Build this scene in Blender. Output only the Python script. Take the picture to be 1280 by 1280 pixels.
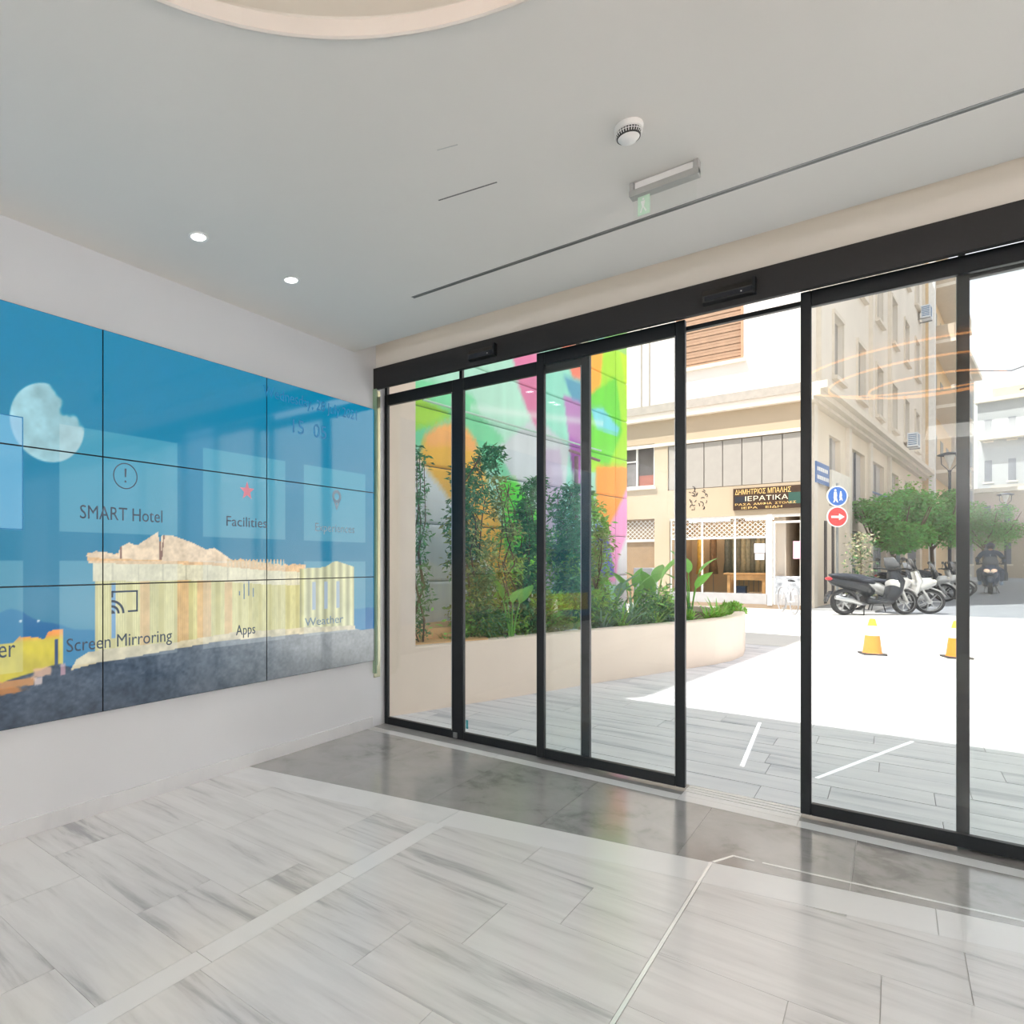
import bpy, bmesh, math, random
import numpy as np
from mathutils import Matrix, Vector, noise as mnoise
from math import sin, cos, pi, radians, sqrt

random.seed(7); rng = np.random.default_rng(7)
SC = bpy.context.scene
COL = SC.collection
for o in list(bpy.data.objects): bpy.data.objects.remove(o)

# ------------------------------------------------------------------ camera, sky, sun, lights
EYE = 1.345
cam_d = bpy.data.cameras.new('camera'); cam = bpy.data.objects.new('camera', cam_d); COL.objects.link(cam)
cam.location = (0, 0, EYE); cam.rotation_euler = (radians(90), 0, radians(40.6))
cam_d.sensor_width = 36; cam_d.lens = 36*780/1280
cam_d.shift_x = (640-450)/1280; cam_d.shift_y = (703-640)/1280
cam_d.clip_start = 0.02; cam_d.clip_end = 500
SC.camera = cam

wd = bpy.data.worlds.new('sky'); SC.world = wd; wd.use_nodes = True
nt = wd.node_tree; nt.nodes.clear()
wo = nt.nodes.new('ShaderNodeOutputWorld'); bg = nt.nodes.new('ShaderNodeBackground')
sk = nt.nodes.new('ShaderNodeTexSky'); sk.sky_type = 'NISHITA'; sk.sun_disc = False
sk.sun_elevation = radians(62); sk.sun_rotation = radians(213); sk.air_density = 1.0; sk.dust_density = 2.5; sk.ozone_density = 1.0
mx = nt.nodes.new('ShaderNodeMix'); mx.data_type = 'RGBA'; mx.blend_type = 'MIX'; mx.inputs['Factor'].default_value = 0.7
sc_ = nt.nodes.new('ShaderNodeMix'); sc_.data_type = 'RGBA'; sc_.blend_type = 'MULTIPLY'; sc_.inputs['Factor'].default_value = 1
sc_.inputs[7].default_value = (0.13, 0.13, 0.13, 1)
nt.links.new(sk.outputs[0], sc_.inputs[6]); nt.links.new(sc_.outputs[2], mx.inputs[6]); mx.inputs[7].default_value = (1.32, 1.33, 1.34, 1)
nt.links.new(mx.outputs[2], bg.inputs[0]); bg.inputs[1].default_value = 1.0
nt.links.new(bg.outputs[0], wo.inputs[0])

SUN_EL = 63
sd = Vector((0.54*cos(radians(SUN_EL)), 0.842*cos(radians(SUN_EL)), -sin(radians(SUN_EL))))
sun_d = bpy.data.lights.new('sun', 'SUN'); sun_d.energy = 5.8; sun_d.angle = radians(0.6); sun_d.color = (1, 0.96, 0.9)
sun = bpy.data.objects.new('sun', sun_d); COL.objects.link(sun); sun.rotation_euler = sd.to_track_quat('-Z', 'Y').to_euler()
sun.location = (0, -10, 30)

vs = SC.view_settings; vs.view_transform = 'Standard'; vs.look = 'None'; vs.exposure = 0.3; vs.gamma = 1; vs.use_curve_mapping = False
FILL_PANEL_STRENGTH = 2.2
FILL_UPLIGHT_W = 112
DOWNLIGHT_W = 6

# ------------------------------------------------------------------ helpers
def lin(c):
    c = np.asarray(c, dtype=float)/255.0
    return np.where(c <= 0.04045, c/12.92, ((c+0.055)/1.055)**2.4)
def l3(c): return tuple(float(v) for v in lin(c))+(1,)

MATS = {}
def new_mat(name):
    m = bpy.data.materials.new(name); m.use_nodes = True; n = m.node_tree; n.nodes.clear()
    out = n.nodes.new('ShaderNodeOutputMaterial'); b = n.nodes.new('ShaderNodeBsdfPrincipled'); n.links.new(b.outputs[0], out.inputs[0])
    return m, n, b, out
def M(name, rgb=None, rough=0.6, metal=0.0, var=0.06, scale=6.0, bump=0.0, bscale=40, emit=0, island=0.0, stretch=None, ior=None, transl=0):
    if name in MATS: return MATS[name]
    m, n, b, out = new_mat(name)
    base = np.array(l3(rgb)[:3])
    tc = n.nodes.new('ShaderNodeTexCoord'); mp = n.nodes.new('ShaderNodeMapping'); n.links.new(tc.outputs['Object'], mp.inputs[0])
    if stretch: mp.inputs['Scale'].default_value = stretch
    nz = n.nodes.new('ShaderNodeTexNoise'); nz.inputs['Scale'].default_value = scale; nz.inputs['Detail'].default_value = 5
    n.links.new(mp.outputs[0], nz.inputs['Vector'])
    rp = n.nodes.new('ShaderNodeValToRGB'); rp.color_ramp.elements[0].position = 0.3; rp.color_ramp.elements[1].position = 0.7
    rp.color_ramp.elements[0].color = tuple(base*(1-var))+(1,); rp.color_ramp.elements[1].color = tuple(np.minimum(base*(1+var), 1))+(1,)
    n.links.new(nz.outputs[0], rp.inputs[0]); csrc = rp.outputs[0]
    if island:
        g = n.nodes.new('ShaderNodeNewGeometry'); mr = n.nodes.new('ShaderNodeMapRange'); mr.inputs[3].default_value = 1-island; mr.inputs[4].default_value = 1+island
        n.links.new(g.outputs['Random Per Island'], mr.inputs[0]); hs = n.nodes.new('ShaderNodeHueSaturation'); n.links.new(mr.outputs[0], hs.inputs['Value'])
        mr2 = n.nodes.new('ShaderNodeMapRange'); mr2.inputs[3].default_value = 0.47; mr2.inputs[4].default_value = 0.53; n.links.new(g.outputs['Random Per Island'], mr2.inputs[0]); n.links.new(mr2.outputs[0], hs.inputs['Hue'])
        n.links.new(csrc, hs.inputs['Color']); csrc = hs.outputs[0]
    n.links.new(csrc, b.inputs['Base Color']); b.inputs['Roughness'].default_value = rough; b.inputs['Metallic'].default_value = metal
    if ior: b.inputs['IOR'].default_value = ior
    if emit: n.links.new(csrc, b.inputs['Emission Color']); b.inputs['Emission Strength'].default_value = emit
    if bump:
        n2 = n.nodes.new('ShaderNodeTexNoise'); n2.inputs['Scale'].default_value = bscale; n2.inputs['Detail'].default_value = 6; n.links.new(mp.outputs[0], n2.inputs['Vector'])
        bp = n.nodes.new('ShaderNodeBump'); bp.inputs['Strength'].default_value = bump; bp.inputs['Distance'].default_value = 0.01
        n.links.new(n2.outputs[0], bp.inputs['Height']); n.links.new(bp.outputs[0], b.inputs['Normal'])
    if transl:
        t = n.nodes.new('ShaderNodeBsdfTranslucent'); n.links.new(csrc, t.inputs[0]); ms = n.nodes.new('ShaderNodeMixShader'); ms.inputs[0].default_value = transl
        n.links.new(b.outputs[0], ms.inputs[1]); n.links.new(t.outputs[0], ms.inputs[2]); n.links.new(ms.outputs[0], out.inputs[0])
    MATS[name] = m; return m
def marble(name, c_light, c_dark, rough, vein_scale, rot, amount=0.5, white=None):
    if name in MATS: return MATS[name]
    m, n, b, out = new_mat(name)
    geo = n.nodes.new('ShaderNodeNewGeometry'); oi = n.nodes.new('ShaderNodeObjectInfo')
    mul = n.nodes.new('ShaderNodeVectorMath'); mul.operation = 'SCALE'; mul.inputs[0].default_value = (13.1, 7.7, 3.3); n.links.new(oi.outputs['Random'], mul.inputs['Scale'])
    add = n.nodes.new('ShaderNodeVectorMath'); n.links.new(geo.outputs['Position'], add.inputs[0]); n.links.new(mul.outputs[0], add.inputs[1])
    mp = n.nodes.new('ShaderNodeMapping'); mp.inputs['Rotation'].default_value = (0, 0, radians(rot)); mp.inputs['Scale'].default_value = vein_scale
    n.links.new(add.outputs[0], mp.inputs[0])
    n1 = n.nodes.new('ShaderNodeTexNoise'); n1.inputs['Scale'].default_value = 1.0; n1.inputs['Detail'].default_value = 9; n1.inputs['Roughness'].default_value = 0.62; n1.inputs['Distortion'].default_value = 0.35
    n.links.new(mp.outputs[0], n1.inputs['Vector'])
    n2 = n.nodes.new('ShaderNodeTexNoise'); n2.inputs['Scale'].default_value = 0.35; n2.inputs['Detail'].default_value = 3; n.links.new(mp.outputs[0], n2.inputs['Vector'])
    mm = n.nodes.new('ShaderNodeMath'); mm.operation = 'MULTIPLY_ADD'; mm.inputs[1].default_value = 0.5; n.links.new(n2.outputs[0], mm.inputs[0])
    m3 = n.nodes.new('ShaderNodeMath'); m3.operation = 'MULTIPLY'; m3.inputs[1].default_value = 0.7; n.links.new(n1.outputs[0], m3.inputs[0]); n.links.new(m3.outputs[0], mm.inputs[2])
    m4 = n.nodes.new('ShaderNodeMath'); m4.operation = 'MULTIPLY_ADD'; m4.inputs[1].default_value = 0.10; n.links.new(oi.outputs['Random'], m4.inputs[0]); n.links.new(mm.outputs[0], m4.inputs[2])
    rp = n.nodes.new('ShaderNodeValToRGB'); e = rp.color_ramp.elements
    e[0].position = 0.48; e[0].color = l3(c_dark); e[1].position = 0.74; e[1].color = l3(c_light)
    x = e.new(0.60); x.color = tuple(0.25*np.array(l3(c_dark))+0.75*np.array(l3(c_light)))
    n.links.new(m4.outputs[0], rp.inputs[0]); n.links.new(rp.outputs[0], b.inputs['Base Color'])
    b.inputs['Roughness'].default_value = rough; b.inputs['IOR'].default_value = 1.65
    MATS[name] = m; return m
def glass(name, tint=(0.975, 0.99, 0.985), ior=1.5, gl=(1, 1, 1)):
    m = bpy.data.materials.new(name); m.use_nodes = True; n = m.node_tree; n.nodes.clear()
    out = n.nodes.new('ShaderNodeOutputMaterial'); tr = n.nodes.new('ShaderNodeBsdfTransparent'); tr.inputs[0].default_value = tint+(1,)
    g = n.nodes.new('ShaderNodeBsdfGlossy'); g.inputs['Roughness'].default_value = 0.0; g.inputs[0].default_value = gl+(1,)
    fr = n.nodes.new('ShaderNodeFresnel'); geo = n.nodes.new('ShaderNodeNewGeometry'); mr = n.nodes.new('ShaderNodeMapRange')
    mr.inputs[3].default_value = ior; mr.inputs[4].default_value = 1/ior; n.links.new(geo.outputs['Backfacing'], mr.inputs[0]); n.links.new(mr.outputs[0], fr.inputs[0])
    ms = n.nodes.new('ShaderNodeMixShader'); n.links.new(fr.outputs[0], ms.inputs[0]); n.links.new(tr.outputs[0], ms.inputs[1]); n.links.new(g.outputs[0], ms.inputs[2])
    n.links.new(ms.outputs[0], out.inputs[0]); MATS[name] = m; return m

WM = {}   # world matrix of every object made here
def tag(o, label=None, cat=None, group=None, kind=None):
    if label: o['label'] = label
    if cat: o['category'] = cat
    if group: o['group'] = group
    if kind: o['kind'] = kind
    return o
def empty(name, loc=(0, 0, 0), rz=0, label=None, cat=None, group=None, kind=None, s=1.0):
    o = bpy.data.objects.new(name, None); COL.objects.link(o); o.location = loc; o.rotation_euler = (0, 0, rz); o.scale = (s, s, s); o.empty_display_size = 0.2
    WM[o.name] = Matrix.Translation(loc) @ Matrix.Rotation(rz, 4, 'Z') @ Matrix.Scale(s, 4); return tag(o, label, cat, group, kind)
def link(me, name, mat, parent, local, smooth, label=None, kind=None, cat=None, group=None):
    o = bpy.data.objects.new(name, me); COL.objects.link(o)
    if parent is not None:
        o.parent = parent; WM[o.name] = WM[parent.name]
        if not local: me.transform(WM[parent.name].inverted())
    else: WM[o.name] = Matrix.Identity(4)
    if mat is not None: me.materials.append(mat)
    if smooth: me.shade_smooth()
    return tag(o, label, cat, group, kind)
class MB:
    def __init__(s): s.v = []; s.f = []
    def add(s, vs, fs):
        k = len(s.v); s.v += [tuple(p) for p in vs]; s.f += [tuple(i+k for i in f) for f in fs]; return s
    def box(s, x0, x1, y0, y1, z0, z1):
        v = [(x, y, z) for z in (z0, z1) for y in (y0, y1) for x in (x0, x1)]
        return s.add(v, [(0, 2, 3, 1), (4, 5, 7, 6), (0, 1, 5, 4), (2, 6, 7, 3), (0, 4, 6, 2), (1, 3, 7, 5)])
    def bbox(s, x0, x1, y0, y1, z0, z1, b=0.004):   # box with chamfered edges
        bm = bmesh.new(); bmesh.ops.create_cube(bm, size=1)
        for q in bm.verts: q.co = Vector(((x0+x1)/2+q.co.x*(x1-x0), (y0+y1)/2+q.co.y*(y1-y0), (z0+z1)/2+q.co.z*(z1-z0)))
        bmesh.ops.bevel(bm, geom=bm.edges[:], offset=b, segments=1, affect='EDGES')
        bm.verts.index_update(); s.add([q.co[:] for q in bm.verts], [tuple(q.index for q in f.verts) for f in bm.faces]); bm.free(); return s
    def fbox(s, fr, t0, t1, n0, n1, z0, z1):
        v = [fr(t, n, z) for z in (z0, z1) for n in (n0, n1) for t in (t0, t1)]
        return s.add(v, [(0, 2, 3, 1), (4, 5, 7, 6), (0, 1, 5, 4), (2, 6, 7, 3), (0, 4, 6, 2), (1, 3, 7, 5)])
    def loft(s, pts, rad, seg=12, up=(0, 0, 1), cap=True):   # elliptical tube: rad = list of (side, up) radii
        pts = [Vector(p) for p in pts]; up = Vector(up); k = len(s.v); m = len(pts)
        for i, p in enumerate(pts):
            d = (pts[min(i+1, m-1)]-pts[max(i-1, 0)]).normalized(); sd_ = d.cross(up)
            if sd_.length < 1e-3: sd_ = d.cross(Vector((1, 0, 0.01)))
            sd_.normalize(); u = sd_.cross(d); r = rad[i] if isinstance(rad, list) else rad
            if not isinstance(r, (tuple, list)): r = (r, r)
            for j in range(seg):
                a = 2*pi*j/seg; s.v.append(tuple(p+sd_*cos(a)*r[0]+u*sin(a)*r[1]))
        for i in range(m-1):
            for j in range(seg):
                a = k+i*seg+j; b = k+i*seg+(j+1) % seg; s.f.append((a, b, b+seg, a+seg))
        if cap: s.f.append(tuple(k+j for j in reversed(range(seg)))); s.f.append(tuple(k+(m-1)*seg+j for j in range(seg)))
        return s
    def tube(s, p0, p1, r, seg=10): return s.loft([p0, p1], r, seg)
    def lathe(s, prof, seg=24, c=(0, 0, 0), axis='z', closed=False):   # prof: (radius, height)
        k = len(s.v); m = len(prof)
        for r, h in prof:
            for j in range(seg):
                a = 2*pi*j/seg; x, y, z = r*cos(a), r*sin(a), h
                if axis == 'y': x, y, z = x, z, y
                if axis == 'x': x, y, z = z, x, y
                s.v.append((c[0]+x, c[1]+y, c[2]+z))
        for i in range(m if closed else m-1):
            i2 = (i+1) % m
            for j in range(seg):
                s.f.append((k+i*seg+j, k+i*seg+(j+1) % seg, k+i2*seg+(j+1) % seg, k+i2*seg+j))
        return s
    def prism(s, poly, h0, h1, to3):    # 2-D polygon extruded; to3(u, v, h) -> point
        n = len(poly); v = [to3(u, w, h0) for u, w in poly]+[to3(u, w, h1) for u, w in poly]
        return s.add(v, [tuple(range(n-1, -1, -1)), tuple(range(n, 2*n))]+[(i, (i+1) % n, n+(i+1) % n, n+i) for i in range(n)])
    def sphere(s, c, r, seg=12, rings=8):
        r = r if isinstance(r, (tuple, list)) else (r, r, r)
        k = len(s.v)
        for i in range(rings+1):
            ph = pi*i/rings
            for j in range(seg):
                a = 2*pi*j/seg; s.v.append((c[0]+r[0]*sin(ph)*cos(a), c[1]+r[1]*sin(ph)*sin(a), c[2]+r[2]*cos(ph)))
        for i in range(rings):
            for j in range(seg): s.f.append((k+i*seg+j, k+(i+1)*seg+j, k+(i+1)*seg+(j+1) % seg, k+i*seg+(j+1) % seg))
        return s
    def mesh(s, name):
        me = bpy.data.meshes.new(name); me.from_pydata(s.v, [], s.f); bm = bmesh.new(); bm.from_mesh(me)
        bmesh.ops.recalc_face_normals(bm, faces=bm.faces); bm.to_mesh(me); bm.free(); return me
    def build(s, name, mat, parent=None, local=False, smooth=False, **kw): return link(s.mesh(name), name, mat, parent, local, smooth, **kw)
def copy_tree(o, parent=None, loc=None, rz=None, sc=None):
    c = o.copy(); COL.objects.link(c); c.parent = parent
    if loc is not None: c.location = loc
    if rz is not None: c.rotation_euler = (0, 0, rz)
    if sc is not None: c.scale = (sc, sc, sc)
    for ch in list(o.children): copy_tree(ch, c)
    return c
def text_mesh(body, name, mat, parent, mtx, width, height=None, depth=0.0012, **kw):
    cu = bpy.data.curves.new(name, 'FONT'); cu.body = body; cu.align_x = 'LEFT'; cu.extrude = 0.01; cu.resolution_u = 3
    to = bpy.data.objects.new('tmp', cu); COL.objects.link(to); dg = bpy.context.evaluated_depsgraph_get(); dg.update()
    me = bpy.data.meshes.new_from_object(to.evaluated_get(dg)); bpy.data.objects.remove(to); bpy.data.curves.remove(cu)
    n = len(me.vertices); co = np.empty(n*3); me.vertices.foreach_get('co', co); co = co.reshape(-1, 3)
    x0, x1 = co[:, 0].min(), co[:, 0].max(); h = 0.7
    sx = width/(x1-x0); sy = (height/h) if height else sx
    me.transform(mtx @ Matrix.Diagonal((sx, sy, depth/0.02, 1)) @ Matrix.Translation((-x0, 0, 0.01)))
    me.materials.clear(); me.name = name
    return link(me, name, mat, parent, False, False, **kw)
def clip_poly(poly, a, b, c):   # keep a*x+b*y<=c
    out = []
    for i in range(len(poly)):
        p, q = poly[i], poly[(i+1) % len(poly)]; dp = a*p[0]+b*p[1]-c; dq = a*q[0]+b*q[1]-c
        if dp <= 0: out.append(p)
        if (dp < 0 < dq) or (dq < 0 < dp):
            t = dp/(dp-dq); out.append((p[0]+t*(q[0]-p[0]), p[1]+t*(q[1]-p[1])))
    return out
def area(p): return abs(sum(p[i][0]*p[(i+1) % len(p)][1]-p[(i+1) % len(p)][0]*p[i][1] for i in range(len(p))))/2 if len(p) > 2 else 0
XY = lambda u, v, h: (u, v, h)

# ------------------------------------------------------------------ materials
white_wall = M('white_plaster', (218, 220, 224), 0.75, var=0.012, scale=1.5)
ceil_m = M('ceiling_plaster', (230, 227, 222), 0.85, var=0.01, scale=1.2)
cove_m = M('cove_plaster', (226, 221, 214), 0.8, var=0.01)
black_al = M('black_aluminium', (22, 27, 32), 0.4, metal=0.3, var=0.05, scale=3)
dark_fascia = M('charcoal_fascia', (28, 28, 30), 0.55, metal=0.0, var=0.04, scale=2)
black_pl = M('black_plastic', (16, 17, 19), 0.35, var=0.05)
grey_metal = M('grey_metal', (150, 152, 152), 0.35, metal=0.7, var=0.05)
alu = M('brushed_aluminium', (190, 192, 194), 0.3, metal=0.9, var=0.05)
white_pl = M('white_plastic', (238, 238, 236), 0.4, var=0.01)
tile_m = marble('veined_marble', (215, 215, 216), (168, 168, 171), 0.2, (1.6, 15.0, 1), -9)
border_m = marble('white_marble', (220, 221, 223), (208, 209, 212), 0.2, (2, 3, 1), 20)
dark_m = marble('grey_marble', (156, 155, 155), (122, 121, 122), 0.12, (6, 6, 3), 35)
grout = M('dark_grout', (182, 182, 180), 0.8)
pane_m = glass('clear_glass')
cream = M('cream_render', (229, 214, 199), 0.8, var=0.03, scale=2, bump=0.05, bscale=120)
tan = M('tan_stone', (214, 172, 122), 0.7, var=0.08)
soil = M('planter_soil', (74, 60, 46), 0.95, var=0.3, scale=30, bump=0.4)

# ------------------------------------------------------------------ room shell
WX = -3.243; GY = 4.07; CZ = 3.007; RX = 4.6; BY = -4.6
MB().box(WX-0.25, WX, BY-0.2, 4.13, 0, 3.3).build('wall_left', white_wall, kind='structure')
MB().box(RX, RX+0.25, BY-0.2, 4.2, 0, 3.3).build('wall_right', white_wall, kind='structure')
MB().box(WX-0.25, RX+0.25, BY-0.25, BY, 0, 3.3).build('wall_back', white_wall, kind='structure')
# storeys above the lobby (their roof edge casts the shade on the pavement)
MB().box(-4.05, 12, -9, 4.22, 3.35, 5.05).build('wall_upper_storey', cream, kind='structure')
MB().box(RX+.25, 12, -9, 4.25, 0, 3.35).build('wall_front_right', cream, kind='structure')
# ceiling with the round coffer cut out
CCX, CCY, CR = -0.575, 0.585, 1.157
def rect_hit(a, x0, x1, y0, y1):
    dx, dy = cos(a), sin(a); t = 1e9
    if dx > 1e-9: t = min(t, (x1-CCX)/dx)
    if dx < -1e-9: t = min(t, (x0-CCX)/dx)
    if dy > 1e-9: t = min(t, (y1-CCY)/dy)
    if dy < -1e-9: t = min(t, (y0-CCY)/dy)
    return CCX+dx*t, CCY+dy*t
CY1 = 3.71
angs = sorted([2*pi*i/96 for i in range(96)]+[math.atan2(y-CCY, x-CCX) % (2*pi) for x in (WX, RX) for y in (BY, CY1)])
b = MB(); n = len(angs)
vin = [(CCX+CR*cos(a), CCY+CR*sin(a), CZ) for a in angs]; vout = [rect_hit(a, WX, RX, BY, CY1)+(CZ,) for a in angs]
b.add(vin+vout, [(i, (i+1) % n, n+(i+1) % n, n+i) for i in range(n)])
vin2 = [(x, y, z+0.05) for x, y, z in vin]; vout2 = [(x, y, z+0.02) for x, y, z in vout]
b.add(vin2+vout2, [(i, (i+1) % n, n+(i+1) % n, n+i) for i in range(n)])
b.add(vout+vout2, [(i, (i+1) % n, n+(i+1) % n, n+i) for i in range(n)])
ceiling = b.build('ceiling', ceil_m, kind='structure')
MB().lathe([(CR+0.006, CZ), (CR+0.006, CZ-0.006), (CR-0.004, CZ-0.010), (CR-0.012, CZ-0.006), (CR-0.014, CZ+0.045), (CR+0.006, CZ+0.05)], 96, (CCX, CCY, 0), closed=True).build('coffer_rim', M('coffer_rim_paint', (228, 222, 215), 0.6, var=0.01), ceiling, smooth=False)
MB().lathe([(CR, CZ+0.05), (CR+0.22, CZ+0.05), (CR+0.26, CZ+0.09), (CR+0.26, CZ+0.2), (CR+0.2, CZ+0.24), (0.01, CZ+0.24)], 96, (CCX, CCY, 0)).build('coffer', ceil_m, ceiling)
MB().box(WX-.2, RX+.2, BY-.2, 4.25, CZ+0.27, CZ+0.34).build('slab', ceil_m, ceiling)
MB().lathe([(CR+0.17, CZ+0.052), (CR+0.18, CZ+0.052), (CR+0.18, CZ+0.06), (CR+0.17, CZ+0.06)], 96, (CCX, CCY, 0), closed=True).build('coffer_fill', M('coffer_fill_glow', (255, 246, 232), emit=2.5), ceiling, label='added fill light ring hidden in the round coffer')  # glowing ring added out of sight to brighten the coffer
# light cove above the doors: plaster wall strip, led line lying on the ceiling edge
front = MB().box(WX-.2, RX, 3.985, 4.25, 2.93, 3.35).build('wall_front', cove_m, kind='structure')
MB().box(WX-.2, RX, CY1+.005, 4.0, 3.20, 3.24).build('cove_top', cove_m, front)
MB().box(WX, RX, CY1-0.09, CY1-0.07, CZ+0.055, 3.24).build('cove_back', cove_m, front)
MB().box(WX+.05, RX-.05, CY1-0.04, CY1-0.02, CZ+0.022, CZ+0.032).build('led_strip', M('warm_led', (255, 236, 212), emit=3), front, label='warm led strip hidden in the ceiling cove')
MB().box(WX, WX+0.012, BY, 3.93, 0, 0.083).build('baseboard_left', border_m, kind='structure')

# ------------------------------------------------------------------ floor: base + marble pieces
floor = MB().box(WX-.2, RX, BY, 4.16, -0.05, -0.002).build('floor', grout, kind='structure')
# skewed white border band between the dark entrance strip and the veined field
A1, B1, C1 = -0.193, 1.0, 0.0     # y - .193x
def yb(x, c): return 0.193*x+c
UP, LO = 3.27, 3.045                # upper and lower edge of the band at x=0
def slab(poly, name, mat, top=0.0, parent=floor, th=0.012, gap=0.0009):
    if area(poly) < 0.002: return None
    cx_ = sum(p[0] for p in poly)/len(poly); cy_ = sum(p[1] for p in poly)/len(poly)
    q = []
    for x, y in poly:
        d = sqrt((x-cx_)**2+(y-cy_)**2) or 1; q.append((x-(x-cx_)/d*gap*1.4, y-(y-cy_)/d*gap*1.4))
    return MB().prism(q, top-th, top, XY).build(name, mat, parent)
CL, CRr = -1.835, -1.745            # cross strip parallel to the left wall
field = [(WX+.012, CL), (CRr, -0.632), (-0.618, 0.9), (0.9, 2.4), (2.4, 4.5)]
for fi, (xa, xb) in enumerate(field):
    off = [0.10, 0.0, 0.18, 0.3, 0.1][fi]
    for k in range(-6, 10):
        y0 = 1.22+off*0.34+k*0.342; y1 = y0+0.342
        if y0 > yb(xb, LO): break
        cuts = [xa]; L = 0.86 if fi != 0 else 0.72
        s0 = xa+L*(0.28+0.5*((k*7+fi*3) % 5)/4.0+0.15)
        while s0 < xb-0.16: cuts.append(s0); s0 += L
        cuts.append(xb)
        for a_, c_ in zip(cuts[:-1], cuts[1:]):
            p = [(a_, y0), (c_, y0), (c_, y1), (a_, y1)]
            p = clip_poly(p, -0.193, 1.0, LO)
            slab(p, 'marble_tile', tile_m)
for ya, yc in ((-2.4, -1.2), (-1.2, 0.05), (0.05, 1.27), (1.27, 2.0), (2.0, 2.9)):
    p = clip_poly([(CL, ya), (CRr, ya), (CRr, yc), (CL, yc)], -0.193, 1.0, LO); slab(p, 'border_slab', border_m)
xs = [WX+.012, -1.79, -0.62, 0.12, 1.3, 2.5, 3.7, 4.6]
for a_, c_ in zip(xs[:-1], xs[1:]):
    slab([(a_, yb(a_, LO)), (c_, yb(c_, LO)), (c_, yb(c_, UP)), (a_, yb(a_, UP))], 'border_slab', border_m)
xs = [WX+.012, -2.62, -2.0, -1.38, -0.76, -0.14, 0.48, 1.1, 1.72, 2.34, 2.96, 3.58, 4.2, 4.6]
for a_, c_ in zip(xs[:-1], xs[1:]):
    p = [(a_, yb(a_, UP)), (c_, yb(c_, UP)), (c_, 3.86), (a_, 3.86)]
    if p[0][1] > 3.84: continue
    if p[1][1] > 3.86: p = [p[0], (c_, 3.86), p[3]]
    slab(p, 'grey_slab', dark_m)
xs = [-3.06, -2.1, -0.94, -0.38, 0.9, 2.2, 3.4, 4.6]
for a_, c_ in zip(xs[:-1], xs[1:]): slab([(a_, 3.862), (c_, 3.862), (c_, 3.955), (a_, 3.955)], 'threshold_slab', border_m)
for a_, c_ in zip([WX, -2.2, -0.94, -0.38, 1.1, 2.6], [-2.2, -0.94, -0.38, 1.1, 2.6, 4.6]): slab([(a_, 3.957), (c_, 3.957), (c_, 4.16), (a_, 4.16)], 'threshold_slab', border_m if a_ == -0.94 else dark_m)
strip_m = M('pale_metal_inlay', (232, 234, 235), 0.25, metal=0.4, var=0.02)
MB().box(-0.631, -0.619, -2, 3.15, -0.004, 0.0015).build('metal_joint', strip_m, floor, label='thin metal joint strip')
b = MB(); b.prism([(-0.625, 3.16), (-0.613, 3.155), (-0.56, 3.275), (-0.565, 3.29)], -0.004, 0.0015, XY); b.prism([(-0.565, 3.29), (-0.56, 3.278), (-0.48, 3.282), (-0.48, 3.292)], -0.004, 0.0015, XY)
b.prism([(-0.45, 3.285), (1.0, 3.475), (1.0, 3.487), (-0.45, 3.297)], -0.004, 0.0015, XY)
b.build('inlay_line', strip_m, floor, label='thin bright inlay line across the grey strip')
for yy in (4.03, 4.075, 4.12):
    MB().box(-0.94, -0.38, yy-0.004, yy+0.004, -0.004, 0.003).build('door_track', alu, floor)

# ------------------------------------------------------------------ ceiling fittings
def downlight(x, y, label, group='recessed downlights'):
    t = empty('recessed_downlight', (x, y, CZ), 0, label, 'ceiling light', group)
    MB().lathe([(0.036, 0.002), (0.038, -0.004), (0.049, -0.004), (0.051, 0.0005), (0.036, 0.002)], 28).build('trim_ring', white_pl, t, local=True, smooth=True)
    MB().lathe([(0.0365, -0.001), (0.02, -0.0025), (0.0005, -0.003)], 28).build('lens', M('lamp_lens', (255, 252, 245), emit=9), t, local=True)
    ld = bpy.data.lights.new('downlight_beam', 'SPOT'); ld.energy = DOWNLIGHT_W*4; ld.spot_size = radians(95); ld.spot_blend = 0.7; ld.shadow_soft_size = 0.04; ld.color = (1, 0.95, 0.88)
    lo = bpy.data.objects.new('downlight_beam', ld); COL.objects.link(lo); lo.parent = t; lo.location = (0, 0, -0.02)
downlight(-2.699, 1.882, 'small round white recessed downlight, the nearer of the pair above the screens')
downlight(-2.697, 2.525, 'small round white recessed downlight, the farther of the pair nearer the doors')

# smoke detector
t = empty('smoke_detector', (-0.77, 2.471, CZ), 0, 'round white smoke detector with dark vents on the ceiling', 'smoke detector')
MB().lathe([(0.001, 0), (0.05, 0), (0.052, -0.006), (0.050, -0.02), (0.046, -0.023), (0.001, -0.023)], 32).build('mounting_base', white_pl, t, local=True, smooth=False)
MB().lathe([(0.043, -0.021), (0.042, -0.046), (0.001, -0.046)], 32).build('vent_core', M('vent_dark', (60, 60, 60), 0.7), t, local=True)
b = MB()
for i in range(30):
    a = 2*pi*i/30; ca, sa = cos(a), sin(a)
    b.loft([(0.046*ca, 0.046*sa, -0.022), (0.049*ca, 0.049*sa, -0.031), (0.043*ca, 0.043*sa, -0.042)], 0.0017, 4)
b.build('vent_rib', white_pl, t, local=True, kind='stuff')
MB().lathe([(0.047, -0.031), (0.049, -0.0325), (0.047, -0.034), (0.045, -0.0325)], 32, closed=True).build('vent_ring', white_pl, t, local=True)
MB().lathe([(0.040, -0.044), (0.037, -0.048), (0.030, -0.056), (0.018, -0.061), (0.0005, -0.062)], 32).build('dome', white_pl, t, local=True, smooth=True)

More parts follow.
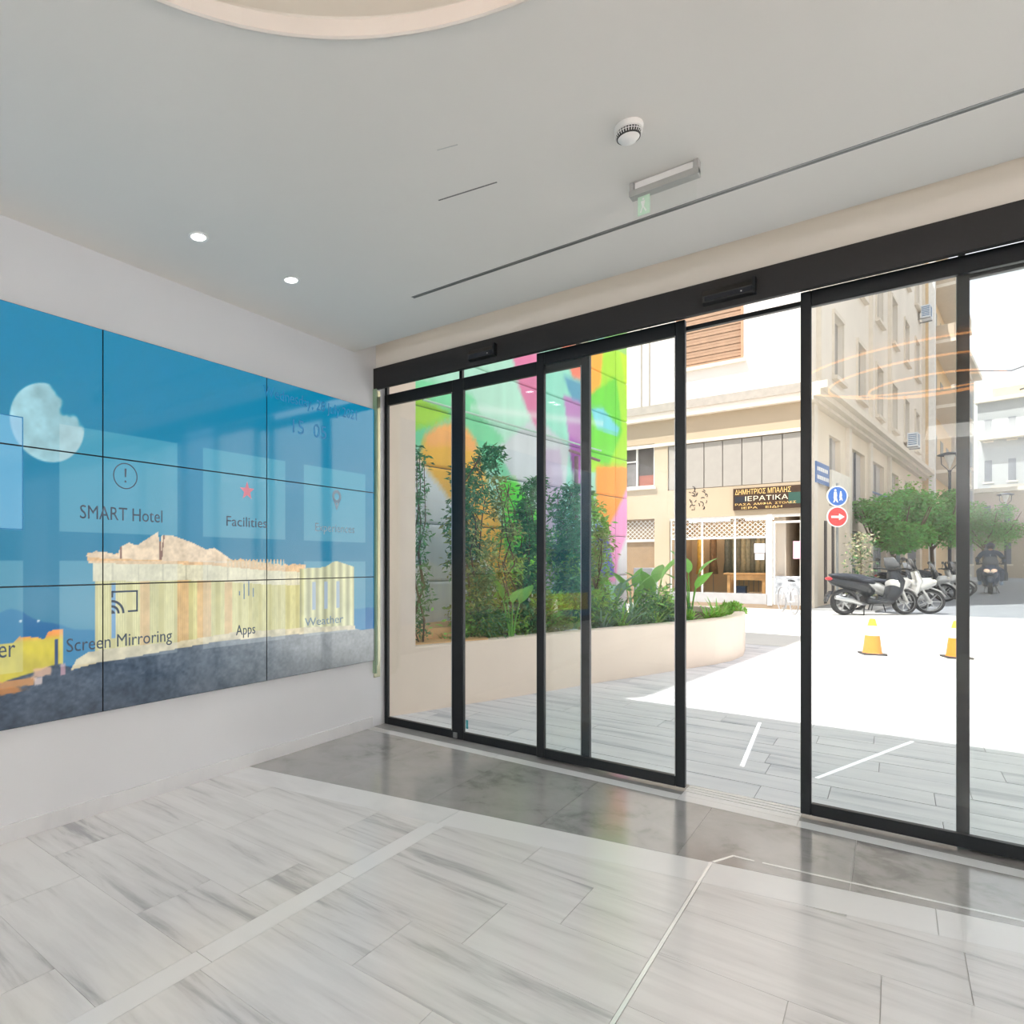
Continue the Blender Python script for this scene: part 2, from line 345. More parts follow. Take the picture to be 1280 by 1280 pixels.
# exit sign: bracket, white body, clear acrylic blade with green pictogram
t = empty('exit_sign', (-0.748, 2.86, CZ), 0, 'ceiling mounted emergency exit light with clear hanging blade and green pictogram', 'exit sign')
MB().box(-0.115, 0.115, -0.008, 0.03, -0.036, -0.004).build('housing', white_pl, t, local=True)
for s in (-1, 1): MB().bbox(s*0.127-0.009, s*0.127+0.009, -0.014, 0.026, -0.052, 0, 0.002).build('bracket', M('bracket_grey', (168, 168, 166), 0.45), t, local=True)
MB().bbox(-0.136, 0.136, -0.018, 0.03, -0.064, -0.036, 0.002).build('lamp_bar', M('lamp_bar_grey', (164, 165, 162), 0.4), t, local=True, label='grey lamp bar under the housing')
acr = glass('acrylic_glass', (0.985, 0.99, 0.985))
MB().box(-0.125, 0.125, 0.002, 0.008, -0.155, -0.062).build('acrylic_blade', acr, t, local=True)
gm = M('pale_green_print', (200, 232, 210), 0.5)
MB().box(-0.105, -0.055, 0.0005, 0.0018, -0.15, -0.068).build('green_field', gm, t, local=True, label='pale green pictogram field')
b = MB(); X = lambda u, v, h: (u, h, v)
wmk = M('white_print', (240, 248, 242), 0.5)
b.prism([(-0.086, -0.078), (-0.078, -0.078), (-0.078, -0.086), (-0.086, -0.086)], -0.001, 0.0003, X); b.prism([(-0.092, -0.09), (-0.074, -0.09), (-0.079, -0.115), (-0.087, -0.115)], -0.001, 0.0003, X)
b.prism([(-0.087, -0.115), (-0.082, -0.115), (-0.090, -0.14), (-0.096, -0.138)], -0.001, 0.0003, X); b.prism([(-0.084, -0.115), (-0.079, -0.115), (-0.068, -0.135), (-0.073, -0.139)], -0.001, 0.0003, X)
b.build('running_figure', wmk, t, local=True)
# linear slot diffuser and thin access slot; pale line painted as a light reflection
t = empty('slot_diffuser', (0, 3.19, CZ), 0, 'long thin grey linear slot diffuser running across the ceiling', 'air vent')
MB().box(-2.295, 3.9, -0.010, 0.006, -0.0012, 0).build('slot', M('slot_grey', (120, 120, 118), 0.6), t, local=True)
MB().box(-2.295, 3.9, -0.017, -0.010, -0.003, 0).build('edge_rail', grey_metal, t, local=True); MB().box(-2.295, 3.9, 0.006, 0.011, -0.003, 0).build('edge_rail', grey_metal, t, local=True)
b = MB(); b.prism([(-1.59, 2.406), (-1.32, 2.456), (-1.32, 2.463), (-1.59, 2.413)], CZ-0.0015, CZ, XY)
tag(b.build('ceiling_line', M('slot_grey'), None), 'short thin dark slit in the ceiling before the exit sign', 'vent')
b = MB(); b.prism([(-1.40, 2.11), (-1.32, 2.135), (-1.32, 2.139), (-1.40, 2.114)], CZ-0.0015, CZ, XY)
tag(b.build('ceiling_line', M('reflection_pale', (196, 196, 194)), None), 'shorter faint pale line, a light reflection painted on the ceiling', 'vent')
# unseen ceiling panels added as fill light; ring pendant in front of the coffer
panel_m = M('fill_diffuser', (255, 252, 246), emit=FILL_PANEL_STRENGTH)
for (px, py, lab) in ((0.9, -2.6, 'added square white fill panel behind the viewpoint'), (-1.9, -2.6, 'added square white fill panel behind the viewpoint near the screens'), (3.4, -1.4, 'added square white fill panel near the right wall'), (3.3, 1.6, 'added square white fill panel near the right wall by the doors')):
    t = empty('fill_panel', (px, py, CZ), 0, lab, 'ceiling light', 'added fill light panels')
    b = MB()
    for x0, x1, y0, y1 in ((-.63, .63, -.63, -.6), (-.63, .63, .6, .63), (-.63, -.6, -.6, .6), (.6, .63, -.6, .6)): b.box(x0, x1, y0, y1, -0.03, 0)
    b.build('frame', white_pl, t, local=True); MB().box(-.6, .6, -.6, .6, -0.022, -0.002).build('diffuser', panel_m, t, local=True)
ring_m = M('ring_lamp', (255, 176, 110), emit=4.5); 
t = empty('ring_pendant', (0.25, 1.0, CZ), 0, 'golden ring pendant lamp hanging before the doors, seen as orange arcs in the glass', 'pendant lamp')
for r_, z_ in ((0.92, -0.02), (0.70, -0.10), (0.42, -0.17)):
    MB().lathe([(r_, z_), (r_+0.012, z_), (r_+0.012, z_-0.012), (r_, z_-0.012)], 72, closed=True).build('light_ring', ring_m, t, local=True)
    for i in range(3):
        a = 2*pi*i/3+0.4+r_; MB().tube(((r_+.006)*cos(a), (r_+.006)*sin(a), 0), ((r_+.006)*cos(a), (r_+.006)*sin(a), z_), 0.0012, 5).build('wire', black_al, t, local=True)

# unseen uplighters added as fill to brighten the ceiling
for i, (lx, ly, lab) in enumerate(((-2.3, -3.6, 'added slim white fill uplighter in the corner behind the viewpoint by the screens'), (1.9, -3.8, 'added slim white fill uplighter by the back wall'), (4.0, 0.6, 'added slim white fill uplighter by the right wall'))):
    t = empty('fill_uplighter', (lx, ly, 0), 0, lab, 'floor lamp', 'added fill uplighters')
    MB().lathe([(.001, 0), (.16, 0), (.16, .015), (.02, .03)], 24).build('base', white_pl, t, local=True); MB().tube((0, 0, .02), (0, 0, 1.72), .014, 10).build('pole', white_pl, t, local=True)
    MB().lathe([(.02, 1.70), (.16, 1.80), (.17, 1.84), (.155, 1.84), (.01, 1.76)], 24).build('bowl', white_pl, t, local=True)
    al = bpy.data.lights.new('fill_uplight', 'AREA'); al.shape = 'DISK'; al.size = 0.28; al.energy = FILL_UPLIGHT_W*(0.8, 1.0, 1.25)[i]; al.color = (1, 0.95, 0.9); ao = bpy.data.objects.new('fill_uplight', al); COL.objects.link(ao); ao.parent = t; ao.location = (0, 0, 1.835); ao.rotation_euler = (pi, 0, 0)

# ------------------------------------------------------------------ video wall
SX = -3.222                       # screen surface
PW, PH = 1.149, 0.684; Z0 = 0.543
YC = [-0.656, 0.493, 1.642, 2.791]
def smooth(a, b, x):
    t = np.clip((x-a)/(b-a), 0, 1); return t*t*(3-2*t)
def vnoise(u, v, s, seed=0):      # value noise, vectorised
    r = np.random.default_rng(seed).random((64, 64)); u = u*s; v = v*s; i = np.floor(u).astype(int); j = np.floor(v).astype(int); fu = u-i; fv = v-j
    fu = fu*fu*(3-2*fu); fv = fv*fv*(3-2*fv); g = lambda a, b: r[a % 64, b % 64]
    return (g(i, j)*(1-fu)+g(i+1, j)*fu)*(1-fv)+(g(i, j+1)*(1-fu)+g(i+1, j+1)*fu)*fv
def fbm(u, v, s, seed=0): return (vnoise(u, v, s, seed)+0.5*vnoise(u, v, s*2.1, seed+1)+0.25*vnoise(u, v, s*4.3, seed+2))/1.75
def inpoly(u, v, poly):
    ins = np.zeros(u.shape, bool); n = len(poly)
    for i in range(n):
        x1, y1 = poly[i]; x2, y2 = poly[(i+1) % n]
        c = ((y1 > v) != (y2 > v)); ins ^= c & (u < (x2-x1)*(v-y1)/((y2-y1) if y2 != y1 else 1e-9)+x1)
    return ins
def mixc(c, col, m): m = np.asarray(m, dtype=float)[..., None]; return c*(1-m)+np.asarray(col, dtype=float)*m
def picture(u, z):
    c = np.zeros(u.shape+(3,)); t = smooth(2.5, 0.9, z)[..., None]
    c = c+np.array((0, 131, 172.))*(1-t)+np.array((50, 128, 162.))*t
    # moon
    ang = np.arctan2(z-2.045, u-1.36); e = np.sqrt(((u-1.36)/0.182)**2+((z-2.045)/0.198)**2)
    rag = 0.03*(fbm(u, z, 22, 5)-0.5)
    bite = (u-1.36)*0.75+(z-2.045)*0.72-0.135-rag; bite2 = np.sqrt((u-1.452)**2+(z-2.13)**2)-0.034-rag
    moon = smooth(1.02, 0.97, e)*smooth(0.012, -0.012, bite)*smooth(-0.01, 0.012, bite2)
    mc = np.array((150, 196, 206.))[None, None]*(0.86+0.28*fbm(u, z, 16, 9))[..., None] + (smooth(.8, 1, e)*10)[..., None]
    c = c*(1-moon[..., None])+mc*moon[..., None]
    # hills
    hz = 1.0+0.075*np.exp(-((u-1.2)/0.1)**2)+0.05*np.exp(-((u-1.1)/0.12)**2)+0.03*np.exp(-((u-1.36)/0.1)**2)+0.02*fbm(u, z*0, 12, 3)-0.03*smooth(1.3, 1.75, u)
    c = mixc(c, (18, 104, 158), smooth(0.004, -0.004, z-hz))
    for (a, b_) in ((1.228, 1.06), (1.31, 1.055), (0.8, 1.02), (0.62, 1.03)): c = mixc(c, (200, 225, 235), smooth(0.009, 0.003, np.hypot(u-a, z-b_)))
    # rock slope
    rz = np.interp(u, [0, .5, 1.0, 1.42, 1.5, 1.62, 2.0, 2.35, 2.8, 3.2, 3.7, 4], [.62, .68, .74, .83, .79, .82, .83, .88, .875, .84, .82, .8])+0.03*(fbm(u, z*0, 9, 7)-0.5)
    rm = smooth(0.004, -0.004, z-rz); nz = 0.45*fbm(u, z, 14, 11)+0.55*fbm(u, z*1.3, 50, 12)
    rc = np.array((66, 84, 104.))+(np.stack([nz*1.0, nz*0.95, nz*0.9], -1)-0.5)*np.array((80, 80, 84.))
    tr = smooth(1.5, 3.6, u)[..., None]; rc = rc*(1-tr)+np.array((150, 156, 158.))*tr*(0.85+0.3*nz[..., None]); rc = rc*(0.8+0.2*smooth(0.5, 0.8, z))[..., None]  # greyer to the right: daylight reflection on the screen painted into the rock
    # second ruin at the left
    r2 = inpoly(u, z, [(-.5, .70), (-.5, .93), (0.6, .95), (1.0, .955), (1.2, .96), (1.22, .985), (1.3, .975), (1.34, .96), (1.36, 1.0), (1.43, 1.008), (1.43, .80), (1.0, .76)])
    cc = np.array((206, 192, 74.))*(0.86+0.3*fbm(u*1.0, z*0.6, 18, 21))[..., None]; cc = cc+np.array((34, -34, 10.))*smooth(.95, .99, z)[..., None]
    c = np.where(r2[..., None], cc, c)
    arch = (np.abs(u-1.40) < 0.008) & (z < 0.955) & (z > 0.80); c = np.where(arch[..., None], np.array((60, 84, 120.)), c)
    c = c*(1-rm[..., None])+rc*rm[..., None]
    for (a, b_, w, h, col) in ((1.20, .76, .10, .018, (214, 150, 90)), (1.05, .73, .18, .014, (200, 130, 70)), (1.33, .80, .045, .022, (220, 178, 150)), (1.31, .755, .02, .02, (214, 196, 190)), (1.43, .80, .012, .03, (190, 150, 160)), (0.8, .72, .25, .02, (196, 140, 80))):
        m = smooth(1.15, 0.85, np.maximum(np.abs(u-a)/w, np.abs(z-b_)/h)+0.5*(fbm(u, z, 40, 2)-.5)); c = mixc(c, col, m*0.8)
    # temple: stylobate, columns, entablature, pediment
    base = np.interp(u, [1.5, 1.6, 2.1, 2.35, 2.8, 3.1], [.86, .90, .885, .905, .885, .885]); top_c = np.interp(u, [1.6, 2.3, 2.8, 3.15], [1.255, 1.245, 1.205, 1.19])
    body = (u > 1.60) & (u < 3.16) & (z < top_c+0.01) & (z > base-0.03)
    frac = np.where(u < 2.4, (u-1.605)/0.099, (u-2.4)/0.085); f = frac-np.floor(frac); idx = np.floor(frac).astype(int)+np.where(u < 2.4, 0, 20)
    colm = smooth(0.06, 0.16, f)*smooth(0.80, 0.70, f); flute = 0.93+0.07*np.cos(f*2*pi*7)
    tone = np.random.default_rng(4).random(80)[np.clip(idx, 0, 79)]
    red = (((u > 2.1) & (u < 2.18)) | ((u > 2.24) & (u < 2.34)) | ((u > 2.44) & (u < 2.5)) | ((u > 1.86) & (u < 1.92)))*1.0
    cc = np.array((228, 222, 150.))*(0.93+0.09*tone)[..., None]*flute[..., None]*(0.86+0.14*fbm(u*1.5, z*0.7, 20, 31)+0.12*fbm(u*2, z*.5, 60, 32))[..., None]
    dk = np.array((192, 184, 118.))*(0.9+0.2*fbm(u, z, 9, 33))[..., None]; cc = dk*(1-colm[..., None])+cc*colm[..., None]
    cc = cc*(1-0.55*red[..., None])+np.array((220, 160, 110.))*0.55*red[..., None]*(0.8+0.4*fbm(u, z, 20, 35))[..., None]
    gap = ((u > 1.692) & (u < 1.712) & (z < top_c-0.02) & (z > .93)); cc = np.where(gap[..., None], np.array((84, 140, 190.)), cc)
    c = np.where(body[..., None], cc, c)
    ent = (u > 1.585) & (u < 3.16) & (z >= top_c-0.01) & (z < top_c+0.1+0*u); c = np.where(ent[..., None], np.array((228, 222, 188.))*(0.8+0.2*fbm(u, z, 22, 41)+0.14*fbm(u*1.5, z, 70, 42))[..., None]*(1-0.12*(np.mod(u*6.5, 1) < 0.06))[..., None], c)
    cor = (u > 1.55+0.02*fbm(u, z, 30, 5)) & (u < 3.16) & (z >= top_c+0.085) & (z < top_c+0.135+0.014*(fbm(u, z*0, 26, 43)-.5)*2); c = np.where(cor[..., None], np.array((224, 186, 140.))*(0.76+0.22*fbm(u, z, 30, 44)+0.25*fbm(u, z, 80, 45))[..., None], c)
    ped = inpoly(u, z, [(1.55, 1.38), (1.60, 1.405), (1.66, 1.40), (1.73, 1.385), (1.74, 1.43), (1.79, 1.455), (1.84, 1.44), (1.97, 1.52), (1.985, 1.455), (1.995, 1.50), (2.06, 1.505), (2.2, 1.465), (2.3, 1.425), (2.36, 1.435), (2.42, 1.405), (2.5, 1.36), (2.5, 1.34), (1.57, 1.37)])
    c = np.where(ped[..., None], np.array((228, 208, 180.))*(0.8+0.22*fbm(u, z, 22, 46)+0.18*fbm(u, z, 60, 47))[..., None], c)
    for a in (1.745, 1.985, 2.0): c = np.where((ped & (np.abs(u-a-(z-1.42)*0.12*(a > 1.99)) < .005))[..., None], np.array((140, 110, 100.)), c)
    teeth = (u > 2.45) & (u < 2.95) & (z < 1.365) & (z > 1.31) & (np.mod(u, .03) < .015); c = np.where(teeth[..., None], np.array((214, 190, 150.)), c)
    far = inpoly(u, z, [(3.1, .86), (3.1, 1.30), (3.36, 1.31), (3.45, 1.35), (3.5, 1.352), (3.69, 1.31), (3.69, .83)])
    cc = np.array((216, 216, 160.))*(0.9+0.16*np.cos(u*2*pi/0.085))[..., None]*(0.9+0.15*fbm(u, z, 14, 51))[..., None]
    for a in (3.24, 3.37, 3.5): cc = np.where(((np.abs(u-a) < .018) & (z < 1.2) & (z > 1.0))[..., None], np.array((150, 170, 190.)), cc)
    c = np.where(far[..., None], cc, c)
    rk = inpoly(u, z, [(1.47, .79), (1.50, .84), (1.56, .87), (1.66, .88), (2.1, .875), (2.5, .895), (3.2, .875), (3.7, .85), (3.7, .82), (2.4, .85), (2.1, .835), (1.75, .815), (1.6, .81)])
    c = np.where(rk[..., None], np.array((216, 204, 168.))*(0.75+0.4*fbm(u, z, 24, 61))[..., None], c)
    # menu tiles
    for k in range(5):
        ua = -0.311+0.863*k
        for za, zb_ in ((1.505, 2.048), (0.815, 1.354)):
            m = (u > ua) & (u < ua+0.684) & (z > za) & (z < zb_)
            hot = (k == 1) and za > 1
            c = mixc(c, (150, 200, 235) if hot else (215, 226, 226), m*(0.62 if hot else 0.27))
    return lin(np.clip(c, 0, 255))
def screen_mat():
    m, n, b, out = new_mat('lit_screen'); at = n.nodes.new('ShaderNodeAttribute'); at.attribute_name = 'picture'
    b.inputs['Base Color'].default_value = (0.01, 0.01, 0.012, 1); n.links.new(at.outputs['Color'], b.inputs['Emission Color']); b.inputs['Emission Strength'].default_value = 0.8
    b.inputs['Roughness'].default_value = 0.09; b.inputs['IOR'].default_value = 1.65; return m
scr_m = screen_mat(); bez = M('black_bezel', (12, 14, 20), 0.4)
vw = empty('video_wall', (SX, 1.6, Z0), 0, 'large glossy video wall of flat display panels on the left wall showing temple and moon', 'screen')
for ci, ya in enumerate(YC):
    for ri in range(3):
        za = Z0+ri*PH; yb_ = ya+PW; zb = za+PH
        pn = MB().box(WX, SX-0.004, ya+0.001, yb_-0.001, za+0.001, zb-0.001).build('display_panel', bez, vw)
        g = 0.0035; res = 0.006; nu = int(PW/res); nv = int(PH/res)
        uu, zz = np.meshgrid(np.linspace(ya+g, yb_-g, nu), np.linspace(za+g, zb-g, nv)); colr = picture(uu, zz)
        vv = np.stack([np.full(uu.shape, SX), uu, zz], -1).reshape(-1, 3); idx = np.arange(nu*nv).reshape(nv, nu)
        fc = np.stack([idx[:-1, :-1], idx[:-1, 1:], idx[1:, 1:], idx[1:, :-1]], -1).reshape(-1, 4)
        me = bpy.data.meshes.new('screen'); me.vertices.add(len(vv)); me.vertices.foreach_set('co', vv.ravel().astype(np.float32))
        me.loops.add(fc.size); me.loops.foreach_set('vertex_index', fc.ravel().astype(np.int32)); me.polygons.add(len(fc))
        me.polygons.foreach_set('loop_start', (np.arange(len(fc))*4).astype(np.int32)); me.update(calc_edges=True)
        ca = me.color_attributes.new('picture', 'FLOAT_COLOR', 'POINT'); ca.data.foreach_set('color', np.concatenate([colr.reshape(-1, 3), np.ones((nu*nv, 1))], 1).ravel().astype(np.float32))
        link(me, 'screen', scr_m, pn, False, False)
        MB().box(SX-0.004, SX-0.0008, ya+g, yb_-g, za+g, zb-g).build('screen_backing', bez, pn)
# writing and icons shown on the screens
ink = M('screen_ink', (52, 62, 74), 0.3, var=0, emit=0.9); ink2 = M('screen_ink_blue', (28, 92, 130), 0.3, var=0, emit=0.9); pale = M('screen_ink_pale', (96, 112, 124), 0.3, var=0, emit=0.9)
red = M('screen_ink_red', (150, 92, 104), 0.3, var=0, emit=0.9)
def wt(s, u0, u1, z, h, m): 
    return text_mesh(s, 'screen_text', m, vw, Matrix(((0, 0, 1, SX+0.0006), (1, 0, 0, u0), (0, 1, 0, z), (0, 0, 0, 1))), u1-u0, h)
wt('SMART Hotel', 1.518, 1.999, 1.575, 0.072, ink); wt('Facilities', 2.455, 2.79, 1.578, 0.064, ink); wt('Experiences', 3.254, 3.69, 1.575, 0.062, pale)
wt('Screen Mirroring', 1.448, 2.062, 0.885, 0.07, ink); wt('Apps', 2.531, 2.69, 0.875, 0.066, ink); wt('Weather', 3.148, 3.56, 0.885, 0.06, pale); wt('er', 1.128, 1.203, 0.892, 0.085, ink)
wt('Wednesday, 28 July 2021', 2.759, 3.72, 2.465, 0.075, ink2); wt('15  05', 3.03, 3.372, 2.262, 0.098, ink2)
FX = lambda u, v, h: (SX+h, u, v)
def wring(cu, cz, r0, r1, n=40, a0=0, a1=2*pi):
    b = MB(); pts = []
    for i in range(n+1):
        a = a0+(a1-a0)*i/n; pts.append((cos(a), sin(a)))
    for i in range(n):
        (c0, s0), (c1, s1) = pts[i], pts[i+1]
        b.prism([(cu+r0*c0, cz+r0*s0), (cu+r1*c0, cz+r1*s0), (cu+r1*c1, cz+r1*s1), (cu+r0*c1, cz+r0*s1)], 0.0004, 0.0014, FX)
    return b
b = wring(1.771, 1.821, 0.066, 0.072); b.prism([(1.767, 1.815), (1.775, 1.815), (1.777, 1.862), (1.765, 1.862)], 0.0004, 0.0014, FX); b.prism([(1.766, 1.785), (1.776, 1.785), (1.776, 1.796), (1.766, 1.796)], 0.0004, 0.0014, FX)
b.build('exclamation_icon', ink, vw)
st = [(2.622+(0.062 if i % 2 == 0 else 0.026)*sin(i*pi/5), 1.812+(0.062 if i % 2 == 0 else 0.026)*cos(i*pi/5)) for i in range(10)]
b = MB()
for i in range(10): b.prism([(2.622, 1.812), st[i], st[(i+1) % 10]], 0.0004, 0.0014, FX)
b.build('star_icon', red, vw, label='dull red star icon')
b = wring(3.486, 1.845, 0.026, 0.05, 28)
b.prism([(3.437, 1.837), (3.455, 1.83), (3.486, 1.78), (3.517, 1.83), (3.535, 1.837), (3.486, 1.74)], 0.0004, 0.0014, FX); b.build('map_pin_icon', pale, vw)
b = MB(); u0, u1, z0, z1, w = 1.69, 1.845, 1.07, 1.19, 0.01
for p in ([(u0, z1-w), (u1, z1-w), (u1, z1), (u0, z1)], [(u1-w, z0), (u1, z0), (u1, z1-w), (u1-w, z1-w)], [(u0, z1-0.035), (u0+w, z1-0.035), (u0+w, z1), (u0, z1)], [(u0+0.095, z0), (u1, z0), (u1, z0+w), (u0+0.095, z0+w)]): b.prism(p, 0.0004, 0.0014, FX)
for r0 in (0.0, 0.034, 0.062):
    q = wring(u0, z0-0.004, r0, r0+(0.02 if r0 == 0 else 0.013), 14, 0, pi/2); b.add(q.v, q.f)
b.build('cast_icon', ink, vw)
b = MB()
for k, (h, dz) in enumerate(((0.03, 0), (0.1, 0.01), (0.10, 0.03), (0.06, 0))):
    uu_ = 2.555+k*0.038; b.prism([(uu_, 1.146-h/2+dz), (uu_+0.009, 1.146-h/2+dz), (uu_+0.009, 1.146+h/2+dz), (uu_, 1.146+h/2+dz)], 0.0004, 0.0014, FX)
b.build('bars_icon', pale, vw)
b = MB()
for p in ([(0.552, 2.047), (1.236, 2.047), (1.236, 2.052), (0.552, 2.052)], [(1.234, 1.505), (1.239, 1.505), (1.239, 2.052), (1.234, 2.052)], [(0.552, 1.503), (1.236, 1.503), (1.236, 1.508), (0.552, 1.508)]): b.prism(p, 0.0004, 0.0014, FX)
b.build('tile_outline', ink2, vw)
# green-edged glass strip that closes the screens against the door frame
t = empty('side_glass_strip', (WX, 3.94, 0.45), 0, 'narrow greenish glass strip between the screens and the door frame', 'glass strip')
MB().box(WX, -3.205, 3.944, 3.952, 0.44, 2.76).build('glass_edge', M('green_glass_edge', (150, 178, 150), 0.15, var=0.25, scale=3, stretch=(1, 1, 0.3)), t)
MB().box(WX, WX+0.006, 3.955, 4.035, 0.40, 2.76).build('mirror_strip', M('strip_mirror', (196, 196, 168), 0.12, metal=0.5, var=0.25, scale=9, stretch=(14, 14, 0.25)), t)
MB().box(WX+0.006, WX+0.010, 3.985, 3.998, 0.5, 2.76).build('green_line', M('dark_green_line', (74, 100, 66), 0.3, var=0.3), t)

# ------------------------------------------------------------------ door operator, sliding doors, fixed glazing
op = empty('door_operator', (0, 3.95, 2.755), 0, 'long dark grey door operator box above the glass doors', 'door operator')
MB().bbox(WX, RX, 3.95, 3.985, 2.76, 2.93, 0.002).build('cover', dark_fascia, op)
MB().box(WX, RX, 3.985, 4.02, 2.79, 2.93).build('rail_body', black_al, op)
def sensor(x0, x1, z, label):
    t = empty('motion_sensor', ((x0+x1)/2, 3.95, z), 0, label, 'sensor', 'door motion sensors'); w = (x1-x0)/2
    MB().prism([(0.0, 0.042), (-0.024, 0.034), (-0.044, 0.0), (-0.040, -0.034), (0, -0.042)], -w, w, lambda u, v, h: (h, u, v)).build('housing', black_pl, t, local=True)
    MB().box(-w*.9, w*.9, -0.0445, -0.040, -0.03, -0.006).build('window', M('sensor_window', (34, 36, 44), 0.08), t, local=True)
    MB().box(w-0.012, w+0.001, -0.046, 0, -0.043, 0.043).build('end_cap', black_al, t, local=True)
    MB().sphere((w*0.5, -0.044, -0.02), 0.004, 8, 6).build('status_lamp', M('led_grey', (200, 200, 200), emit=0.3), t, local=True)
sensor(-0.821, -0.568, 2.835, 'black wedge motion sensor above the open gap between the doors')
sensor(-2.332, -2.12, 2.835, 'black wedge motion sensor above the left fixed glazing')
def leaf(root, x0, x1, y, z0, z1, stile_l, stile_r, rail_b, rail_t, th=0.036, gap=0.0):
    b = lambda *a: MB().bbox(*a, 0.003)
    b(x0, x0+stile_l, y-th/2, y+th/2, z0, z1).build('stile', black_al, root); b(x1-stile_r, x1, y-th/2, y+th/2, z0, z1).build('stile', black_al, root)
    b(x0+stile_l, x1-stile_r, y-th/2, y+th/2, z0, z0+rail_b).build('bottom_rail', black_al, root); b(x0+stile_l, x1-stile_r, y-th/2, y+th/2, z1-rail_t, z1).build('top_rail', black_al, root)
    MB().box(x0+stile_l-0.005, x1-stile_r+0.005, y-0.005, y+0.005, z0+rail_b-0.005, z1-rail_t+0.005).build('pane', pane_m, root)
    MB().box(x1-stile_r-0.004, x1-stile_r, y-th/2-0.001, y-th/2+0.006, z0+rail_b, z1-rail_t).build('glazing_seal', alu, root, label='thin bright glazing seal')
d1 = empty('door_1', (-1.864, 4.05, 0.015), kind='structure'); leaf(d1, -1.864, -0.938, 4.05, 0.015, 2.775, 0.053, 0.052, 0.062, 0.084)
d2 = empty('door_2', (-0.380, 4.05, 0.015), kind='structure'); leaf(d2, -0.380, 0.546, 4.05, 0.015, 2.775, 0.046, 0.052, 0.062, 0.084)
w1 = empty('window_1', (-3.24, 4.105, 0), kind='structure'); leaf(w1, -3.235, -2.483, 4.105, 0.0, 2.74, 0.03, 0.093, 0.06, 0.09)
w2 = empty('window_2', (-2.483, 4.105, 0), kind='structure'); leaf(w2, -2.482, -1.521, 4.105, 0.0, 2.74, 0.004, 0.055, 0.06, 0.09)
w3 = empty('window_3', (0.222, 4.105, 0), kind='structure'); leaf(w3, 0.222, 1.55, 4.105, 0.0, 2.755, 0.045, 0.05, 0.06, 0.075)
w4 = empty('window_4', (1.55, 4.105, 0), kind='structure'); leaf(w4, 1.551, 3.1, 4.105, 0.0, 2.755, 0.004, 0.05, 0.06, 0.075)
w5 = empty('window_5', (3.1, 4.105, 0), kind='structure'); leaf(w5, 3.101, 4.6, 4.105, 0.0, 2.755, 0.004, 0.05, 0.06, 0.075)
MB().box(-1.521, 0.222, 4.09, 4.12, 2.725, 2.75).build('header_bar', black_al, op)
for x in (-3.22, -2.50, -1.60, 0.24, 1.53): MB().box(x-0.012, x+0.012, 4.09, 4.12, 2.72, 2.93).build('hanger', black_al, op)
MB().bbox(-2.560, -2.525, 4.075, 4.088, 0.008, 0.05, 0.003).build('floor_lock', grey_metal, w1, label='small steel floor lock')
MB().box(-2.46, -2.44, 4.0985, 4.0995, 0.09, 0.155).build('sticker', M('teal_sticker', (70, 160, 170), 0.4), w2, label='tiny teal sticker on the glass')

# ================================================================== OUTSIDE
pave_m = marble('grey_paving', (222, 222, 225), (178, 181, 188), 0.75, (1.2, 9, 1), 4)
conc_m = M('pale_plaza_concrete', (206, 204, 200), 0.9, var=0.05, scale=0.8, bump=0.1)
road_m = M('grey_asphalt', (138, 142, 150), 0.9, var=0.08, scale=1.5, bump=0.3, bscale=60)
road2_m = M('pale_road', (184, 184, 184), 0.9, var=0.05, scale=1.0)
pv = MB().box(-3.6, 9, 4.16, 12.0, -0.05, -0.004).build('pavement', M('joint_grey', (130, 130, 132), 0.9), kind='structure')
rr = random.Random(3)
for r in range(30):
    y0 = 4.165+r*0.26; x = -3.6+rr.random()*0.8-0.8; col_ = pave_m
    while x < 3.2:
        L = rr.choice((0.8, 1.0, 1.2)); x1 = x+L
        p = [(max(x, -3.6), y0+0.004), (x1-0.004, y0+0.004), (x1-0.004, y0+0.256), (max(x, -3.6), y0+0.256)]
        if x1 > -3.5: MB().prism(p if y0 < 11.75 else [(q[0], min(q[1], 12.0)) for q in p], -0.03, rr.uniform(-0.001, 0.001), XY).build('paving_slab', pave_m, pv)
        x = x1
MB().box(3.2, 9, 4.165, 12, -0.03, 0.0).build('paving_field', pave_m, pv)
wl = M('white_strip', (246, 247, 250), 0.5, var=0.01, emit=0.35)  # white ground strips, slightly emissive
for (x0, y0, x1, y1, w) in ((-0.86, 6.15, -0.765, 4.76, 0.012), (-0.37, 4.8, 0.10, 6.25, 0.010), (-1.52, 9.9, -1.50, 8.9, 0.02)):
    d = Vector((x1-x0, y1-y0)).normalized(); nx, ny = -d.y*w, d.x*w
    MB().prism([(x0+nx, y0+ny), (x1+nx, y1+ny), (x1-nx, y1-ny), (x0-nx, y0-ny)], -0.003, 0.004, XY).build('ground_strip', wl, pv, label='thin white strip set in the paving')
MB().box(-14, 40, 12.0, 15.2, -0.06, 0.0).build('plaza', conc_m, kind='structure')
MB().box(9, 40, 4.16, 12.0, -0.06, 0.0).build('plaza_right', conc_m, kind='structure')
MB().box(-14, 40, 15.2, 17.4, -0.06, -0.02).build('roadway', road2_m, kind='structure')
MB().box(-14, 40, 17.4, 21.6, -0.06, 0.0).build('far_pavement', conc_m, kind='structure')
b = MB(); b.prism([(-2.0, 21.6), (40, 21.6), (40, 130), (11, 130)], -0.06, -0.003, XY); b.build('street', road_m, kind='structure')
b = MB(); b.prism([(-1.85, 21.6), (-0.4, 21.6), (10.0, 108), (8.4, 108)], -0.05, 0.05, XY); b.build('kerb', M('kerb_grey', (170, 170, 172), 0.9), kind='structure')

